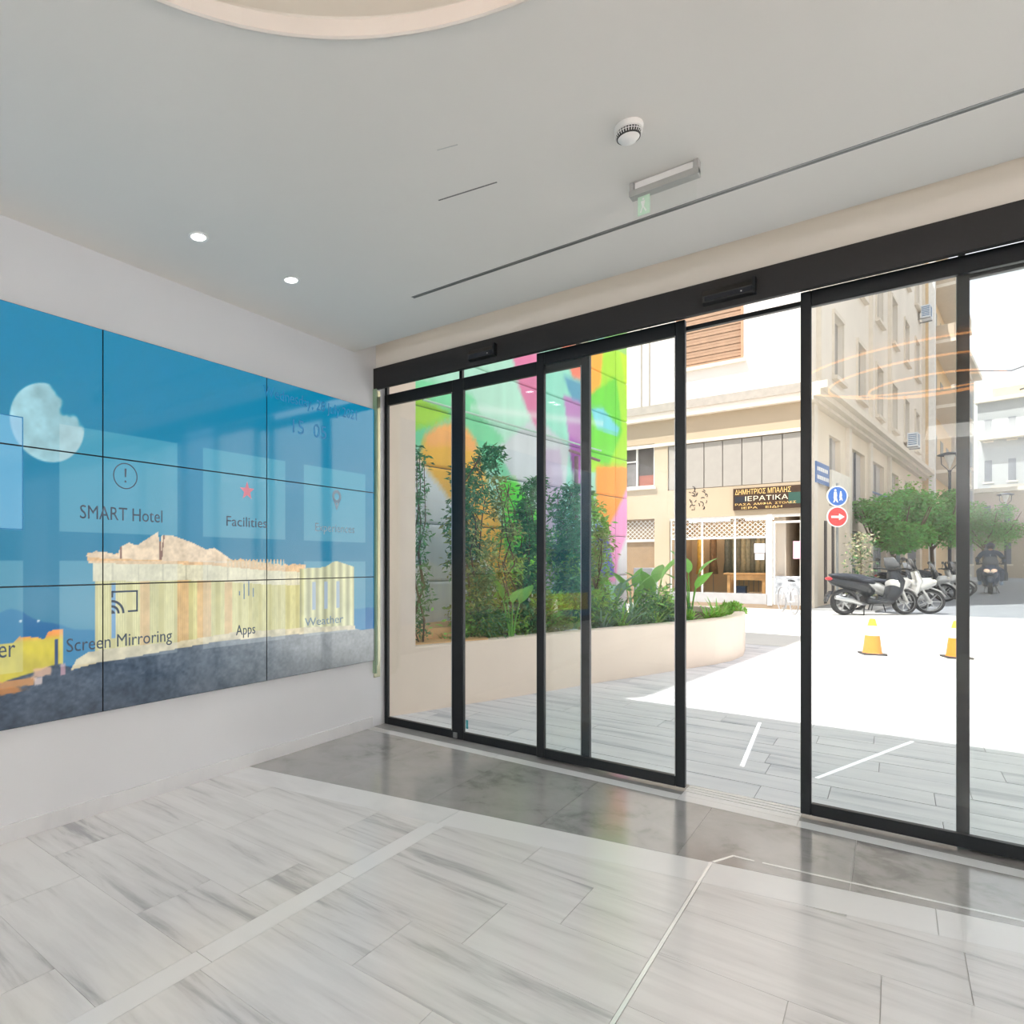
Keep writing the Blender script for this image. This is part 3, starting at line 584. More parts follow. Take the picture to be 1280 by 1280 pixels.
# ---- planter and pier on the left
fp = [(-3.36, 4.26), (-3.24, 4.62), (-3.09, 5.12), (-2.81, 6.0), (-2.56, 6.9), (-2.35, 7.55), (-2.04, 8.53), (-1.80, 9.3), (-1.69, 9.8), (-1.66, 10.4), (-1.74, 11.1), (-2.02, 11.7), (-2.5, 12.05), (-3.2, 12.1)]
def off(pts, d):
    o = []
    for i, p in enumerate(pts):
        a = Vector(pts[max(i-1, 0)]); c = Vector(pts[min(i+1, len(pts)-1)]); t = (c-a).normalized(); o.append((p[0]-t.y*d, p[1]+t.x*d))
    return o
inner = off(fp, 0.14)
t = empty('planter', (-2.6, 8, 0), 0, 'long curved cream rendered planter wall outside the doors, full of plants', 'planter')
b = MB()
for i in range(len(fp)-1): pass
top = 0.59
k = len(fp); v = [(x, y, 0) for x, y in fp]+[(x, y, top-0.015) for x, y in fp]+[(x-0.0, y, top) for x, y in off(fp, 0.015)]+[(x, y, top) for x, y in inner]+[(x, y, 0.4) for x, y in inner]
b.add(v, [(r*k+i, r*k+i+1, (r+1)*k+i+1, (r+1)*k+i) for r in range(4) for i in range(k-1)]); b.build('wall', cream, t)
MB().prism([(-3.86, 4.63)]+inner[2:]+[(-3.22, 12.0), (-3.27, 10.5)], 0.42, 0.50, XY).build('soil', soil, t)
b = MB(); b.prism([fp[0], (-3.258, 4.565), (-3.40, 4.62), (-3.58, 4.26)], 0, 3.0, XY)
b.prism([(-3.258, 4.565), (-3.40, 4.62), (-3.27, 5.1), (-3.10, 5.08)], 2.72, 3.0, XY) if False else None
tag(b.build('cream_pier', cream), 'smooth cream rendered pier beside the left door frame', 'pier')
tb = empty('stone_ledge', (-3.6, 5.4, 0.5), 0, 'low tan stone bench block inside the planter behind the pier', 'bench')
b = MB(); b.prism([(-4.3, 4.66), (-3.33, 4.66), (-3.02, 5.45), (-3.4, 5.95), (-4.2, 5.5)], 0.45, 0.60, XY); b.build('block', tan, tb)
b = MB(); b.prism([(-4.3, 5.0), (-3.5, 4.9), (-3.25, 5.6), (-3.55, 6.0), (-4.2, 5.6)], 0.60, 0.70, XY); b.build('upper_block', tan, tb)

# ---- mural building
MAZ = math.atan2(.6, 6.08); MD = (sin(MAZ), cos(MAZ))
def frame(x0, y0, az, flip=1):      # t along the wall, n outward to its right-hand side
    dx, dy = sin(az), cos(az)
    return lambda t, n, z: (x0+t*dx+flip*n*dy, y0+t*dy-flip*n*dx, z)
FM = frame(-3.9, 4.5, MAZ)
MURAL=[
 ((168, 218, 196),[(0.61,3.58),(6.57,5.69),(6.57,-0.23),(0.61,0.14)]),
 ((120, 214, 160),[(0.61,3.25),(1.48,3.34),(2.00,3.25),(2.68,2.93),(2.68,2.38),(2.00,2.50),(1.40,2.75),(0.86,2.55),(0.61,2.51)]),
 ((160, 215, 60),[(0.61,3.25),(1.05,3.08),(1.48,2.98),(1.12,2.82),(0.61,2.64)]),
 ((178, 226, 205),[(1.77,3.49),(2.77,3.70),(3.15,3.25),(2.68,2.78),(2.00,3.07)]),
 ((150, 222, 200),[(3.29,4.12),(4.15,4.32),(4.34,1.38),(3.66,0.72),(3.29,0.74)]),
 ((205, 212, 216),[(2.33,2.73),(3.29,3.28),(4.15,2.96),(3.99,2.05),(3.29,2.01),(2.68,2.38)]),
 ((196, 180, 205),[(3.29,2.85),(3.88,2.93),(4.15,1.38),(3.29,0.74)]),
 ((214, 120, 160),[(2.68,3.98),(3.33,4.13),(3.37,3.02),(3.05,3.29),(2.83,3.61)]),
 ((255, 128, 100),[(3.88,4.37),(4.71,4.57),(4.71,4.00),(4.24,4.00)]),
 ((90, 160, 190),[(3.97,3.94),(4.71,3.98),(4.71,3.68),(4.24,3.66)]),
 ((190, 130, 190),[(3.99,3.67),(4.71,3.68),(4.71,2.09),(4.39,2.30),(4.15,2.96)]),
 ((170, 80, 180),[(4.15,3.13),(4.53,3.07),(4.48,2.54),(4.24,2.63)]),
 ((255, 176, 60),[(4.71,4.57),(5.51,4.76),(5.42,3.87),(4.71,3.74)]),
 ((170, 226, 50),[(5.23,4.82),(6.57,5.42),(6.57,2.87),(4.71,2.68),(4.71,3.74),(5.09,3.93)]),
 ((110, 214, 60),[(4.71,3.80),(5.65,4.29),(5.88,3.44),(5.37,2.81),(4.71,2.92)]),
 ((120, 210, 220),[(4.78,3.64),(5.15,3.72),(5.79,3.49),(5.71,3.35),(4.96,3.37)]),
 ((200, 232, 40),[(5.71,4.94),(6.57,5.29),(6.57,4.08),(6.06,3.99)]),
 ((255, 160, 60),[(4.96,2.79),(6.57,2.96),(6.57,2.60),(5.37,1.78),(4.96,2.10)]),
 ((246, 160, 210),[(6.57,3.07),(6.57,0.98),(4.71,1.03),(4.96,1.50),(5.51,2.01)]),
 ((236, 232, 236),[(6.57,2.46),(6.57,0.58),(5.59,0.63),(5.71,1.38)]),
 ((90, 96, 190),[(4.96,1.92),(5.31,1.94),(5.59,1.13),(4.71,1.14)]),
 ((190, 190, 70),[(0.61,2.19),(0.86,2.42),(0.99,2.56),(1.12,2.06),(0.86,1.87)]),
 ((243, 186, 60),[(0.91,2.43),(0.99,2.69),(1.19,2.82),(1.48,2.91),(1.72,2.88),(1.92,2.77),(2.05,2.55),(2.20,2.14),(2.68,1.48),(2.77,0.92),(2.00,0.95),(1.48,1.91),(1.19,2.24)]),
 ((250, 180, 100),[(0.99,2.69),(1.19,2.82),(1.48,2.91),(1.72,2.88),(1.92,2.77),(2.00,2.62),(1.40,2.65),(1.05,2.57)]),
 ((90, 220, 40),[(2.41,2.35),(2.77,2.38),(3.29,2.01),(3.29,1.01),(2.77,0.92),(2.54,1.47)]),
 ((150, 235, 60),[(2.96,1.58),(3.37,1.80),(3.37,0.95),(2.96,0.97)]),
 ((225, 230, 236),[(0.61,2.51),(0.91,2.45),(1.19,2.24),(1.48,2.02),(2.00,1.47),(2.68,0.92),(2.68,-0.03),(0.61,0.14)]),
 ((228, 226, 230),[(2.77,0.92),(3.37,1.01),(3.88,0.71),(3.88,-0.06),(2.68,0.07)]),
]

def mural_pic(u, z):
    c = np.zeros(u.shape+(3,)); c[:] = (150, 215, 190)
    du = 0.05*(fbm(u, z, 3, 71)-0.5); dz = 0.05*(fbm(u, z, 3, 75)-0.5)
    acc = 0
    for ox, oz in ((0, 0), (.035, .02), (-.035, .015), (.01, -.04)):
        c2 = c.copy()
        for col, poly in MURAL: c2 = np.where(inpoly(u+du+ox, z+dz+oz, poly)[..., None], np.array(col, float), c2)
        acc = acc+c2/4
    c = acc
    # washes of paint above the doors and soft streaks
    c = c*(0.95+0.1*fbm(u*6, z, 1.2, 81))[..., None]
    m = np.exp(-((z-3.15-0.1*(u-2))/0.05)**2)*(u > 1.8)*(u < 5.2); c = mixc(c, (226, 240, 232), 0.55*m)
    hi = (z > 4.7); c = np.where(hi[..., None], mixc(c, (120, 200, 200), 0.5*np.ones_like(u)), c)
    return lin(np.clip(c, 0, 255))
mm_, mn, mb_, mo = new_mat('mural_paint'); at = mn.nodes.new('ShaderNodeAttribute'); at.attribute_name = 'paint'; mn.links.new(at.outputs['Color'], mb_.inputs['Base Color']); mb_.inputs['Roughness'].default_value = 0.7
mb_t = empty('mural_building', (-3.9, 4.5, 0), 0, 'neighbouring building side wall painted with a bright multicoloured abstract mural', 'building')
b = MB(); b.fbox(FM, -1.3, 6.02, -9, -0.03, 0, 7.9); b.build('wall', M('grey_green_render', (96, 126, 112), 0.85), mb_t)  # grey green backing wall, seen in the joints between mural panels
H_ = 0.62
for k in range(13):
    z0 = -0.1+k*H_; z1 = min(z0+H_, 7.9); tcuts = [-0.2, 5.62, 6.06] 
    for t0, t1 in zip(tcuts[:-1], tcuts[1:]):
        res = 0.03 if z0 < 4.5 else 0.1; nu = int((t1-t0)/res)+2; nv = int((z1-z0)/res)+2
        ed = lambda a, c_, n_: np.concatenate([[a+.004], np.linspace(a+.009, c_-.009, n_-2), [c_-.004]]); uu, zz = np.meshgrid(ed(t0, t1, nu), ed(z0, z1, nv)); colr = mural_pic(uu, zz)
        dx, dy = MD; vv = np.stack([-3.9+uu*dx, 4.5+uu*dy, zz], -1); edge = (uu < t0+0.006) | (uu > t1-0.006) | (zz < z0+0.006) | (zz > z1-0.006)
        vv[..., 0] -= edge*0.02*dy; vv[..., 1] += edge*0.02*dx
        vv = vv.reshape(-1, 3); idx = np.arange(nu*nv).reshape(nv, nu); fc = np.stack([idx[:-1, :-1], idx[:-1, 1:], idx[1:, 1:], idx[1:, :-1]], -1).reshape(-1, 4)
        me = bpy.data.meshes.new('mural_panel'); me.vertices.add(len(vv)); me.vertices.foreach_set('co', vv.ravel().astype(np.float32)); me.loops.add(fc.size); me.loops.foreach_set('vertex_index', fc.ravel().astype(np.int32))
        me.polygons.add(len(fc)); me.polygons.foreach_set('loop_start', (np.arange(len(fc))*4).astype(np.int32)); me.update(calc_edges=True)
        ca = me.color_attributes.new('paint', 'FLOAT_COLOR', 'POINT'); ca.data.foreach_set('color', np.concatenate([colr.reshape(-1, 3), np.ones((nu*nv, 1))], 1).ravel().astype(np.float32))
        link(me, 'mural_panel', mm_, mb_t, False, False)
b = MB(); b.loft([FM(0.9, 0.06, 3.05), FM(5.0, 0.06, 3.02)], 0.012, 6); b.build('cable_conduit', M('conduit_pale', (176, 206, 192), 0.6), mb_t)
b = MB(); b.loft([FM(4.25, 0.05, 1.0), FM(4.25, 0.05, 2.85)], 0.03, 8); b.loft([FM(4.0, 0.08, 2.9), FM(4.9, 0.08, 2.86)], 0.02, 6); b.build('drain_pipe', M('pipe_plum', (120, 84, 96), 0.6), mb_t)

# ---- plants
def rimx(y): return float(np.interp(y, [p[1] for p in fp], [p[0] for p in fp]))
leaf_d = M('leaf_dark', (92, 140, 84), 0.55, var=0.15, island=0.35, transl=0.3); leaf_b = M('leaf_bright', (150, 196, 92), 0.5, var=0.15, island=0.3, transl=0.35)
leaf_y = M('leaf_olive', (158, 168, 96), 0.6, var=0.2, island=0.35, transl=0.3); leaf_big = M('leaf_broad', (134, 192, 92), 0.45, var=0.15, island=0.15, transl=0.3); leaf_blue = M('leaf_bluegreen', (126, 166, 138), 0.5, var=0.15, island=0.2, transl=0.2)
wood = M('stem_brown', (104, 84, 62), 0.8, var=0.2)
def leaves(P_, size, name, mat, parent, droop=0.3, aspect=0.32, seed=1, kind='stuff'):
    r = np.random.default_rng(seed); n = len(P_); P_ = np.asarray(P_, float)
    az = r.random(n)*2*pi; el = r.normal(-droop, 0.5, n); d = np.stack([np.cos(az)*np.cos(el), np.sin(az)*np.cos(el), np.sin(el)], 1)
    s = np.cross(d, r.normal(size=(n, 3))); s /= np.linalg.norm(s, axis=1)[:, None]+1e-9; nn = np.cross(d, s); L = size*(0.6+0.8*r.random(n))[:, None]
    v = np.stack([P_, P_+d*L*0.5+s*L*aspect/2+nn*L*0.05, P_+d*L-nn*L*.06, P_+d*L*0.5-s*L*aspect/2+nn*L*0.05], 1).reshape(-1, 3)
    i = np.arange(n)*4; f = np.stack([i, i+1, i+2, i, i+2, i+3], 1).reshape(-1, 3)
    me = bpy.data.meshes.new(name); me.vertices.add(len(v)); me.vertices.foreach_set('co', v.ravel().astype(np.float32)); me.loops.add(f.size); me.loops.foreach_set('vertex_index', f.ravel().astype(np.int32))
    me.polygons.add(len(f)); me.polygons.foreach_set('loop_start', (np.arange(len(f))*3).astype(np.int32)); me.update(calc_edges=True)
    return link(me, name, mat, parent, True, False, kind=kind)
def lumpy(r, n, h, rad, z0=0.0, lumps=9, fill=0.5):
    L = [(r.uniform(-rad*.6, rad*.6), r.uniform(-rad*.6, rad*.6), z0+(h-z0)*(i+.6)/lumps, r.uniform(.45, .8)*rad) for i in range(lumps)]; P_ = []
    while len(P_) < n:
        x, y, z, q = r.choice(L); d = Vector((r.gauss(0, 1), r.gauss(0, 1), r.gauss(0, 1))).normalized()*q*(r.random()**0.4); d.z *= 1.3
        P_.append((x+d.x, y+d.y, max(0.03, min(h, z+d.z))))
    return P_
def climber(x, y, h, rad, n, label, mat1, mat2=None, size=0.07, z0=0.1, seed=1, group=None, stems=4, cat='plant', base=0.5, lumps=9):
    r = random.Random(seed); t = empty('climbing_shrub', (x, y, base), 0, label, cat, group)
    b = MB()
    for i in range(stems):
        pts = [(r.uniform(-.3, .3)*rad, r.uniform(-.3, .3)*rad, -0.03)]
        for k in range(6): pts.append((r.uniform(-.5, .5)*rad, r.uniform(-.5, .5)*rad, (k+1)/6*h*0.95))
        b.loft(pts, [0.012-0.0013*k for k in range(7)], 5)
    b.build('stem', wood, t, local=True)
    leaves(lumpy(r, n, h, rad, z0, lumps), size, 'foliage', mat1, t, seed=seed)
    if mat2: leaves(lumpy(r, n//2, h*0.7, rad*1.05, 0.05, lumps), size, 'foliage', mat2, t, seed=seed+9)
    return t
climber(-3.39, 4.80, 1.95, 0.13, 900, 'thin climbing vine growing up behind the cream pier', leaf_d, size=0.055, seed=2, stems=3, lumps=16)
climber(-3.23, 5.50, 2.0, 0.26, 3400, 'tall leafy shrub just right of the second door frame, the left one of the row', leaf_d, leaf_y, size=0.065, seed=3)
climber(-3.10, 5.95, 1.75, 0.2, 1300, 'loose olive coloured shrub under the yellow stripe of the mural', leaf_y, leaf_b, size=0.06, seed=4, lumps=7)
climber(-3.06, 6.38, 1.78, 0.22, 3000, 'dense dark green shrub before the lime patch of the mural', leaf_d, leaf_d, size=0.065, seed=5)
climber(-2.94, 7.15, 1.75, 0.3, 4200, 'tall bushy green shrub seen between the two sliding door stiles', leaf_d, leaf_b, size=0.07, seed=6)
climber(-2.98, 8.25, 1.75, 0.22, 1700, 'narrow shrub under the plum coloured drain pipe', leaf_b, leaf_y, size=0.07, seed=7)
def blade_leaf(L, w, bend, n=7, fold=0.2):      # broad leaf from the origin along +x, arching
    v = []; f = []
    for i in range(n+1):
        s = i/n; a = bend*s; x = L*s*cos(a*0.6); z = -L*s*sin(a*0.6)*0.6; ww = w*(sin(pi*min(1, s*1.02)**0.8)**0.8 if 0 < s < 1 else 0.0)+0.003
        v += [(x, -ww/2, z+fold*ww*.5), (x, 0, z), (x, ww/2, z+fold*ww*.5)]
    for i in range(n):
        for j in range(2): f.append((i*3+j, i*3+j+1, (i+1)*3+j+1, (i+1)*3+j))
    b = MB(); b.add(v, f); return b
BROAD = blade_leaf(0.42, 0.15, 0.8).mesh('broad_leaf')
def strelitzia(x, y, h, n, label, s=1.0, seed=1, mat=leaf_big):
    r = random.Random(seed); t = empty('broadleaf_plant', (x, y, 0.5), r.random()*6, label, 'plant', 'broad leaved plants in the planter'); WM[t.name] = Matrix.Identity(4)
    me = BROAD.copy(); me.materials.append(mat)
    for i in range(n):
        az = 2*pi*i/n+r.uniform(-.3, .3); hh = h*r.uniform(0.6, 1.0); lean = r.uniform(.04, .14)
        p = (lean*cos(az), lean*sin(az), hh-0.38*s*0.7)
        b = MB(); b.loft([(0.01*cos(az), 0.01*sin(az), -0.02), (p[0]*.5, p[1]*.5, p[2]*.6), p], [0.012, 0.009, 0.006], 6); st_ = b.build('leaf_stalk', leaf_big, t, local=True)
        o = bpy.data.objects.new('broad_leaf', me); COL.objects.link(o); o.parent = t; o.location = p; o.rotation_euler = (r.uniform(-.3, .3), -radians(r.uniform(48, 72)), az); o.scale = (s, s, s)
strelitzia(-2.86, 8.55, 0.75, 6, 'dark broad leaved plant at the foot of the pink part of the mural', 0.9, 11, leaf_blue)
strelitzia(-2.72, 8.95, 0.78, 5, 'broad leaved plant before the blue patch of the mural', 0.9, 12)
strelitzia(-2.54, 9.25, 0.98, 6, 'tallest broad leaved plant, in front of the beige shop wall', 1.15, 13)
strelitzia(-2.25, 9.95, 1.1, 5, 'broad leaved plant behind the black door stile at the planter end', 1.0, 14)
strelitzia(-2.98, 5.85, 0.72, 4, 'small broad leaved plant among the left shrubs', 0.8, 15)
def tuft(x, y, n, L, label, mat, group='low grassy tufts along the planter', seed=1, w=0.022, spread=0.7):
    x = min(x, rimx(y)-.27); r = random.Random(seed); t = empty('grass_tuft', (x, y, 0.5), 0, label, 'plant', group); b = MB()
    for i in range(n):
        az = r.random()*2*pi; el = r.uniform(0.3, 1.0)*spread; l = L*r.uniform(.6, 1.1); v = []; ox, oy = r.gauss(0, .02), r.gauss(0, .02)
        for k in range(5):
            s = k/4; e = el*(0.5+s); rr_ = l*s*sin(e); zz_ = l*s*cos(e); ww = w*(1-s)**0.6/2+.0006
            v += [(ox+rr_*cos(az)-ww*sin(az), oy+rr_*sin(az)+ww*cos(az), zz_), (ox+rr_*cos(az)+ww*sin(az), oy+rr_*sin(az)-ww*cos(az), zz_)]
        b.add(v, [(2*k, 2*k+1, 2*k+3, 2*k+2) for k in range(4)])
    me = b.mesh('blades'); link(me, 'blades', mat, t, True, False, kind='stuff')
tl = [(-2.92, 5.4, 26, .22, leaf_d), (-2.84, 5.75, 26, .2, leaf_b), (-2.78, 6.2, 24, .24, leaf_b), (-2.64, 6.75, 22, .26, leaf_d), (-2.55, 7.1, 30, .3, leaf_b), (-2.50, 7.5, 40, .42, leaf_blue), (-2.38, 7.85, 34, .4, leaf_b), (-2.32, 8.2, 40, .38, leaf_d), (-2.2, 8.5, 30, .34, leaf_b), (-2.1, 8.85, 30, .34, leaf_blue), (-2.02, 9.2, 34, .33, leaf_b), (-2.3, 9.0, 40, .4, leaf_d), (-1.96, 9.75, 44, .34, leaf_b), (-1.93, 10.15, 50, .38, leaf_b), (-1.9, 10.5, 40, .3, leaf_b), (-2.5, 8.1, 40, .5, leaf_blue), (-2.55, 8.8, 36, .45, leaf_y), (-3.1, 5.2, 30, .2, leaf_y), (-2.95, 6.5, 30, .35, leaf_y)]
wh = ['under the leftmost tall shrub', 'under the left shrubs', 'beside the second shrub', 'in front of the dark shrub', 'before the white post', 'bluish, long bladed, in the middle of the planter', 'bright, right of the bluish one', 'dark, before the broad leaved plants', 'bright, beneath the broad leaved plants', 'bluish, beneath the tallest broad leaved plant', 'bright, right of the tallest broad leaved plant', 'dark, behind the planter rim', 'bright yellow green, right of the black door stile', 'largest bright yellow green one near the planter end', 'last bright one before the planter end', 'bluish, tall, by the mural', 'olive, among the broad leaves', 'olive, by the tan block', 'olive, at the foot of the dark shrub']
for i, (x, y, n_, L_, m_) in enumerate(tl): tuft(x, y, n_, L_, 'low tuft of blades '+wh[i], m_, seed=20+i, spread=0.9 if L_ > .3 else 0.7, w=0.03 if L_ > .3 else 0.02)
r = random.Random(55); t = empty('ball_shrub', (-1.95, 11.25, 0.5), 0, 'small rounded yellow green shrub at the far end of the planter', 'plant')
P_ = []
for i in range(700):
    d = Vector((r.gauss(0, 1), r.gauss(0, 1), abs(r.gauss(0, 1)))).normalized()*0.2*r.random()**.3; P_.append((d.x, d.y, d.z+0.02))
leaves(P_, 0.06, 'foliage', leaf_b, t, droop=-0.8, seed=3); MB().tube((0, 0, -.03), (0, 0, .12), .012).build('stem', wood, t, local=True)
for i, (x, y, n_, w_, lab) in enumerate(((-2.75, 7.6, 1800, .34, 'wide leafy undergrowth before the tall bushy shrub'), (-2.85, 6.7, 1500, .26, 'low leafy undergrowth round the white post'), (-2.35, 8.9, 1500, .3, 'leafy undergrowth below the broad leaved plants'), (-3.0, 5.6, 1100, .2, 'low leafy undergrowth at the left end of the planter'))):
    r = random.Random(70+i); t = empty('undergrowth', (x, y, 0.5), 0, lab, 'plant')
    P_ = [(min(r.gauss(-.05, w_*.4), rimx(y+q_)-.26-x), q_, abs(r.gauss(0.12, .13))+.04) for q_ in (max(-.6, min(.6, r.gauss(0, w_*.8))) for q in range(n_))]; leaves(P_, 0.075, 'foliage', (leaf_d, leaf_y, leaf_d, leaf_b)[i], t, droop=-.3, seed=80+i)
    leaves([(min(r.gauss(0, w_*.4), rimx(y+q_)-.24-x), q_, r.uniform(.12, .5)) for q_ in (r.gauss(0, w_*.6) for q in range(n_//4))], 0.07, 'foliage', leaf_b, t, droop=-.3, seed=90+i)
t = empty('garden_post', (-2.92, 6.72, 0.5), 0, 'short round white post among the shrubs', 'post')
MB().lathe([(0.045, -0.05), (0.045, 0.26), (0.06, 0.28), (0.06, 0.40), (0.05, 0.44), (0.001, 0.45)], 20).build('shaft', M('white_post', (226, 226, 212), 0.6), t, local=True, smooth=True)
t = empty('stone', (-3.02, 5.95, 0.5), 0, 'grey rounded stone by the planter rim', 'stone')
MB().sphere((0, 0, 0.04), (0.07, 0.09, 0.07), 10, 7).build('boulder', M('stone_grey', (150, 146, 150), 0.8, var=.2), t, local=True, smooth=True)
t = empty('stone', (-2.78, 6.9, 0.5), 0, 'pale blue white block stone beside the white post', 'stone')
MB().bbox(-.07, .07, -.1, .1, -.02, .09, .02).build('boulder', M('stone_pale', (200, 208, 220), 0.8, var=.1), t, local=True)
t = empty('meter_box', (-2.95, 10.3, 0.5), 0, 'white and grey utility box standing behind the broad leaved plants', 'box')
MB().bbox(-.14, .14, -.15, .15, -.1, .76, .01).build('body', M('box_grey', (240, 240, 242), 0.6), t, local=True); MB().box(-.02, .12, -.16, -.15, .0, .70).build('door', M('box_white', (228, 228, 228), 0.6), t, local=True)

# ---- building across the square with the shop
F1 = frame(0, 21.5, pi/2)           # t = world x, n towards the square (-y)
def wall_holes(fr, t0, t1, z0, z1, holes, n0=-0.25, n1=0.0):
    b = MB(); zs = sorted({z0, z1}|{z for h in holes for z in (h[2], h[3]) if z0 < z < z1})
    for za, zb in zip(zs[:-1], zs[1:]):
        zm = (za+zb)/2; hh = sorted([(h[0], h[1]) for h in holes if h[2] < zm < h[3]]); x = t0
        for a, c in hh:
            if a > x: b.fbox(fr, x, a, n0, n1, za, zb)
            x = max(x, c)
        if x < t1: b.fbox(fr, x, t1, n0, n1, za, zb)
    return b
lower = M('beige_render', (188, 169, 144), 0.85, var=0.06, scale=0.6); upper = M('white_render', (240, 232, 224), 0.85, var=0.02, scale=0.6)
side_m = M('worn_beige_render', (234, 225, 213), 0.85, var=0.07, scale=0.35); trim_m = M('pale_trim', (226, 216, 202), 0.8, var=0.04); band_m = M('grey_band', (176, 168, 158), 0.85, var=.1)
dark_in = M('dark_interior', (58, 52, 48), 0.9, var=0.2); shut_w = M('brown_shutter', (170, 138, 112), 0.6, var=0.08); shut_g = M('grey_shutter', (168, 164, 158), 0.6, var=0.06); white_fr = M('white_frame', (236, 234, 230), 0.5)
bl = empty('corner_building', (-1.85, 21.5, 0), 0, 'large beige corner building across the square with grey cladding and shop front', 'building')
holesL = [(-8.2, -5.9, 3.8, 5.19), (-5.5, -1.95, 3.63, 5.06), (-5.45, -1.97, 0.0, 2.74), (-7.4, -5.9, 0.0, 2.76)]
wall_holes(F1, -16, -1.85, 0, 6.0, holesL).build('lower_wall', lower, bl)
holesU = [(-5.25, -3.42, 7.4, 9.5), (-9.6, -7.8, 7.4, 9.5)]
wall_holes(F1, -16, -1.85, 6.0, 18.5, holesU).build('upper_wall', upper, bl)
MB().fbox(F1, -16, -1.6, 0, 0.16, 6.14, 6.40).build('cornice', band_m, bl); MB().fbox(F1, -16, -1.8, 0, 0.22, 5.9, 5.97).build('cornice', trim_m, bl); MB().fbox(F1, -16, -1.8, 0, .1, 5.97, 6.14).build('cornice', upper, bl)
MB().fbox(F1, -16, -1.8, 0, 0.04, 5.06, 5.16).build('string_course', trim_m, bl)
MB().fbox(F1, -8.3, -5.85, 0, .08, 3.72, 3.8).build('sill', trim_m, bl); MB().fbox(F1, -5.3, -3.36, 0, .14, 7.3, 7.4).build('sill', trim_m, bl)
for x in (-6.05, -6.3): MB().fbox(F1, x-.015, x+.015, 0, .03, 6.4, 10.5).build('wall_pipe', band_m, bl)
clad = M('grey_cladding', (166, 160, 152), 0.6, var=.03)
for i in range(7):
    a = -5.48+i*0.504; MB().fbox(F1, a+.012, a+.492, -.08, -.03, 3.65, 5.04).build('cladding_panel', clad, bl)
MB().fbox(F1, -5.5, -1.95, -.2, -.09, 3.63, 5.06).build('cladding_back', band_m, bl)
# brown roller shutter with slats
for a in (-5.25,):
    for k in range(21): MB().fbox(F1, a+.06, a+1.77, -.12, -.07+.015*(k % 2), 7.44+k*.098, 7.44+k*.098+.088).build('shutter_slat', shut_w, bl)
    b = MB(); b.fbox(F1, a, a+.06, -.2, .03, 7.4, 9.5); b.fbox(F1, a+1.77, a+1.83, -.2, .03, 7.4, 9.5); b.build('window_frame', M('brown_frame', (196, 150, 120), .6), bl)
MB().fbox(F1, -9.6, -7.8, -.22, -.12, 7.4, 9.5).build('window', shut_w, bl)
# mezzanine window
w_ = MB().fbox(F1, -8.2, -5.9, -.24, -.2, 3.8, 5.19).build('window', dark_in, bl)
b = MB()
for a, c, z0, z1 in ((-8.2, -5.9, 5.1, 5.19), (-8.2, -5.9, 3.8, 3.86), (-5.96, -5.9, 3.8, 5.19), (-6.5, -6.45, 3.8, 5.19), (-7.1, -7.05, 3.8, 5.19), (-8.2, -6.5, 4.66, 4.7)): b.fbox(F1, a, c, -.2, -.13, z0, z1)
b.build('window_frame', white_fr, w_); MB().fbox(F1, -6.42, -5.98, -.19, -.18, 3.86, 4.2).build('curtain', M('red_cloth', (150, 84, 66), .8, var=.2), w_)
MB().fbox(F1, -6.8, -6.5, -.19, -.18, 3.86, 4.6).build('curtain', M('grey_cloth', (120, 116, 116), .8, var=.2), w_)
# shop interior
b = MB(); b.fbox(F1, -5.5, -1.9, -3.2, -3.1, 0, 2.9); b.fbox(F1, -5.6, -5.5, -3.2, -.2, 0, 2.9); b.fbox(F1, -1.95, -1.88, -3.2, -.2, 0, 2.9); b.fbox(F1, -5.5, -1.9, -3.2, -.2, 2.76, 2.9)
b.build('shop_interior', M('shop_wall', (206, 178, 146), .8, var=.12, scale=1.2), bl)
MB().fbox(F1, -5.5, -1.9, -3.2, 0, 0.0, 0.12).build('shop_floor', M('shop_floor', (150, 132, 112), .6), bl)
MB().fbox(F1, -5.45, -2.84, -.18, -.02, 0.12, 0.42).build('shopfront_plinth', M('plinth_grey', (170, 168, 168), .7), bl)
b = MB()
for x in (-5.42, -4.53, -3.65, -2.84): b.fbox(F1, x-.02, x+.02, -.12, -.06, .42, 2.70)
b.fbox(F1, -5.42, -2.84, -.13, -.05, 2.06, 2.12); b.fbox(F1, -5.45, -1.97, -.13, -.03, 2.66, 2.74); b.fbox(F1, -2.84, -1.97, -.12, -.04, 2.48, 2.54)
b.build('shopfront_frame', white_fr, bl); MB().fbox(F1, -2.82, -2.70, -.15, .02, 0.1, 2.74).build('shopfront_post', white_fr, bl)
lat = M('lattice_white', (232, 228, 222), .5)
b = MB()
def lattice(b, x0, x1, z0, z1, s, n0=-.10, w=.012):
    Hh = z1-z0; q = x0-Hh
    while q < x1:
        for sg in (1, -1):
            pts = []
            a0, a1 = q, q+Hh; za, zb = (z0, z1) if sg > 0 else (z1, z0)
            ca, cb = max(a0, x0), min(a1, x1)
            if cb-ca > .01:
                fa, fb = (ca-a0)/Hh, (cb-a0)/Hh; Z_a, Z_b = za+(zb-za)*fa, za+(zb-za)*fb
                b.add([F1(ca, n0, Z_a-w), F1(cb, n0, Z_b-w), F1(cb, n0, Z_b+w), F1(ca, n0, Z_a+w), F1(ca, n0+.012, Z_a-w), F1(cb, n0+.012, Z_b-w), F1(cb, n0+.012, Z_b+w), F1(ca, n0+.012, Z_a+w)], [(0, 1, 2, 3), (4, 5, 6, 7), (0, 1, 5, 4), (2, 3, 7, 6)])
        q += s
lattice(b, -5.42, -2.84, 2.12, 2.66, .135); b.build('security_lattice', lat, bl, kind='stuff')
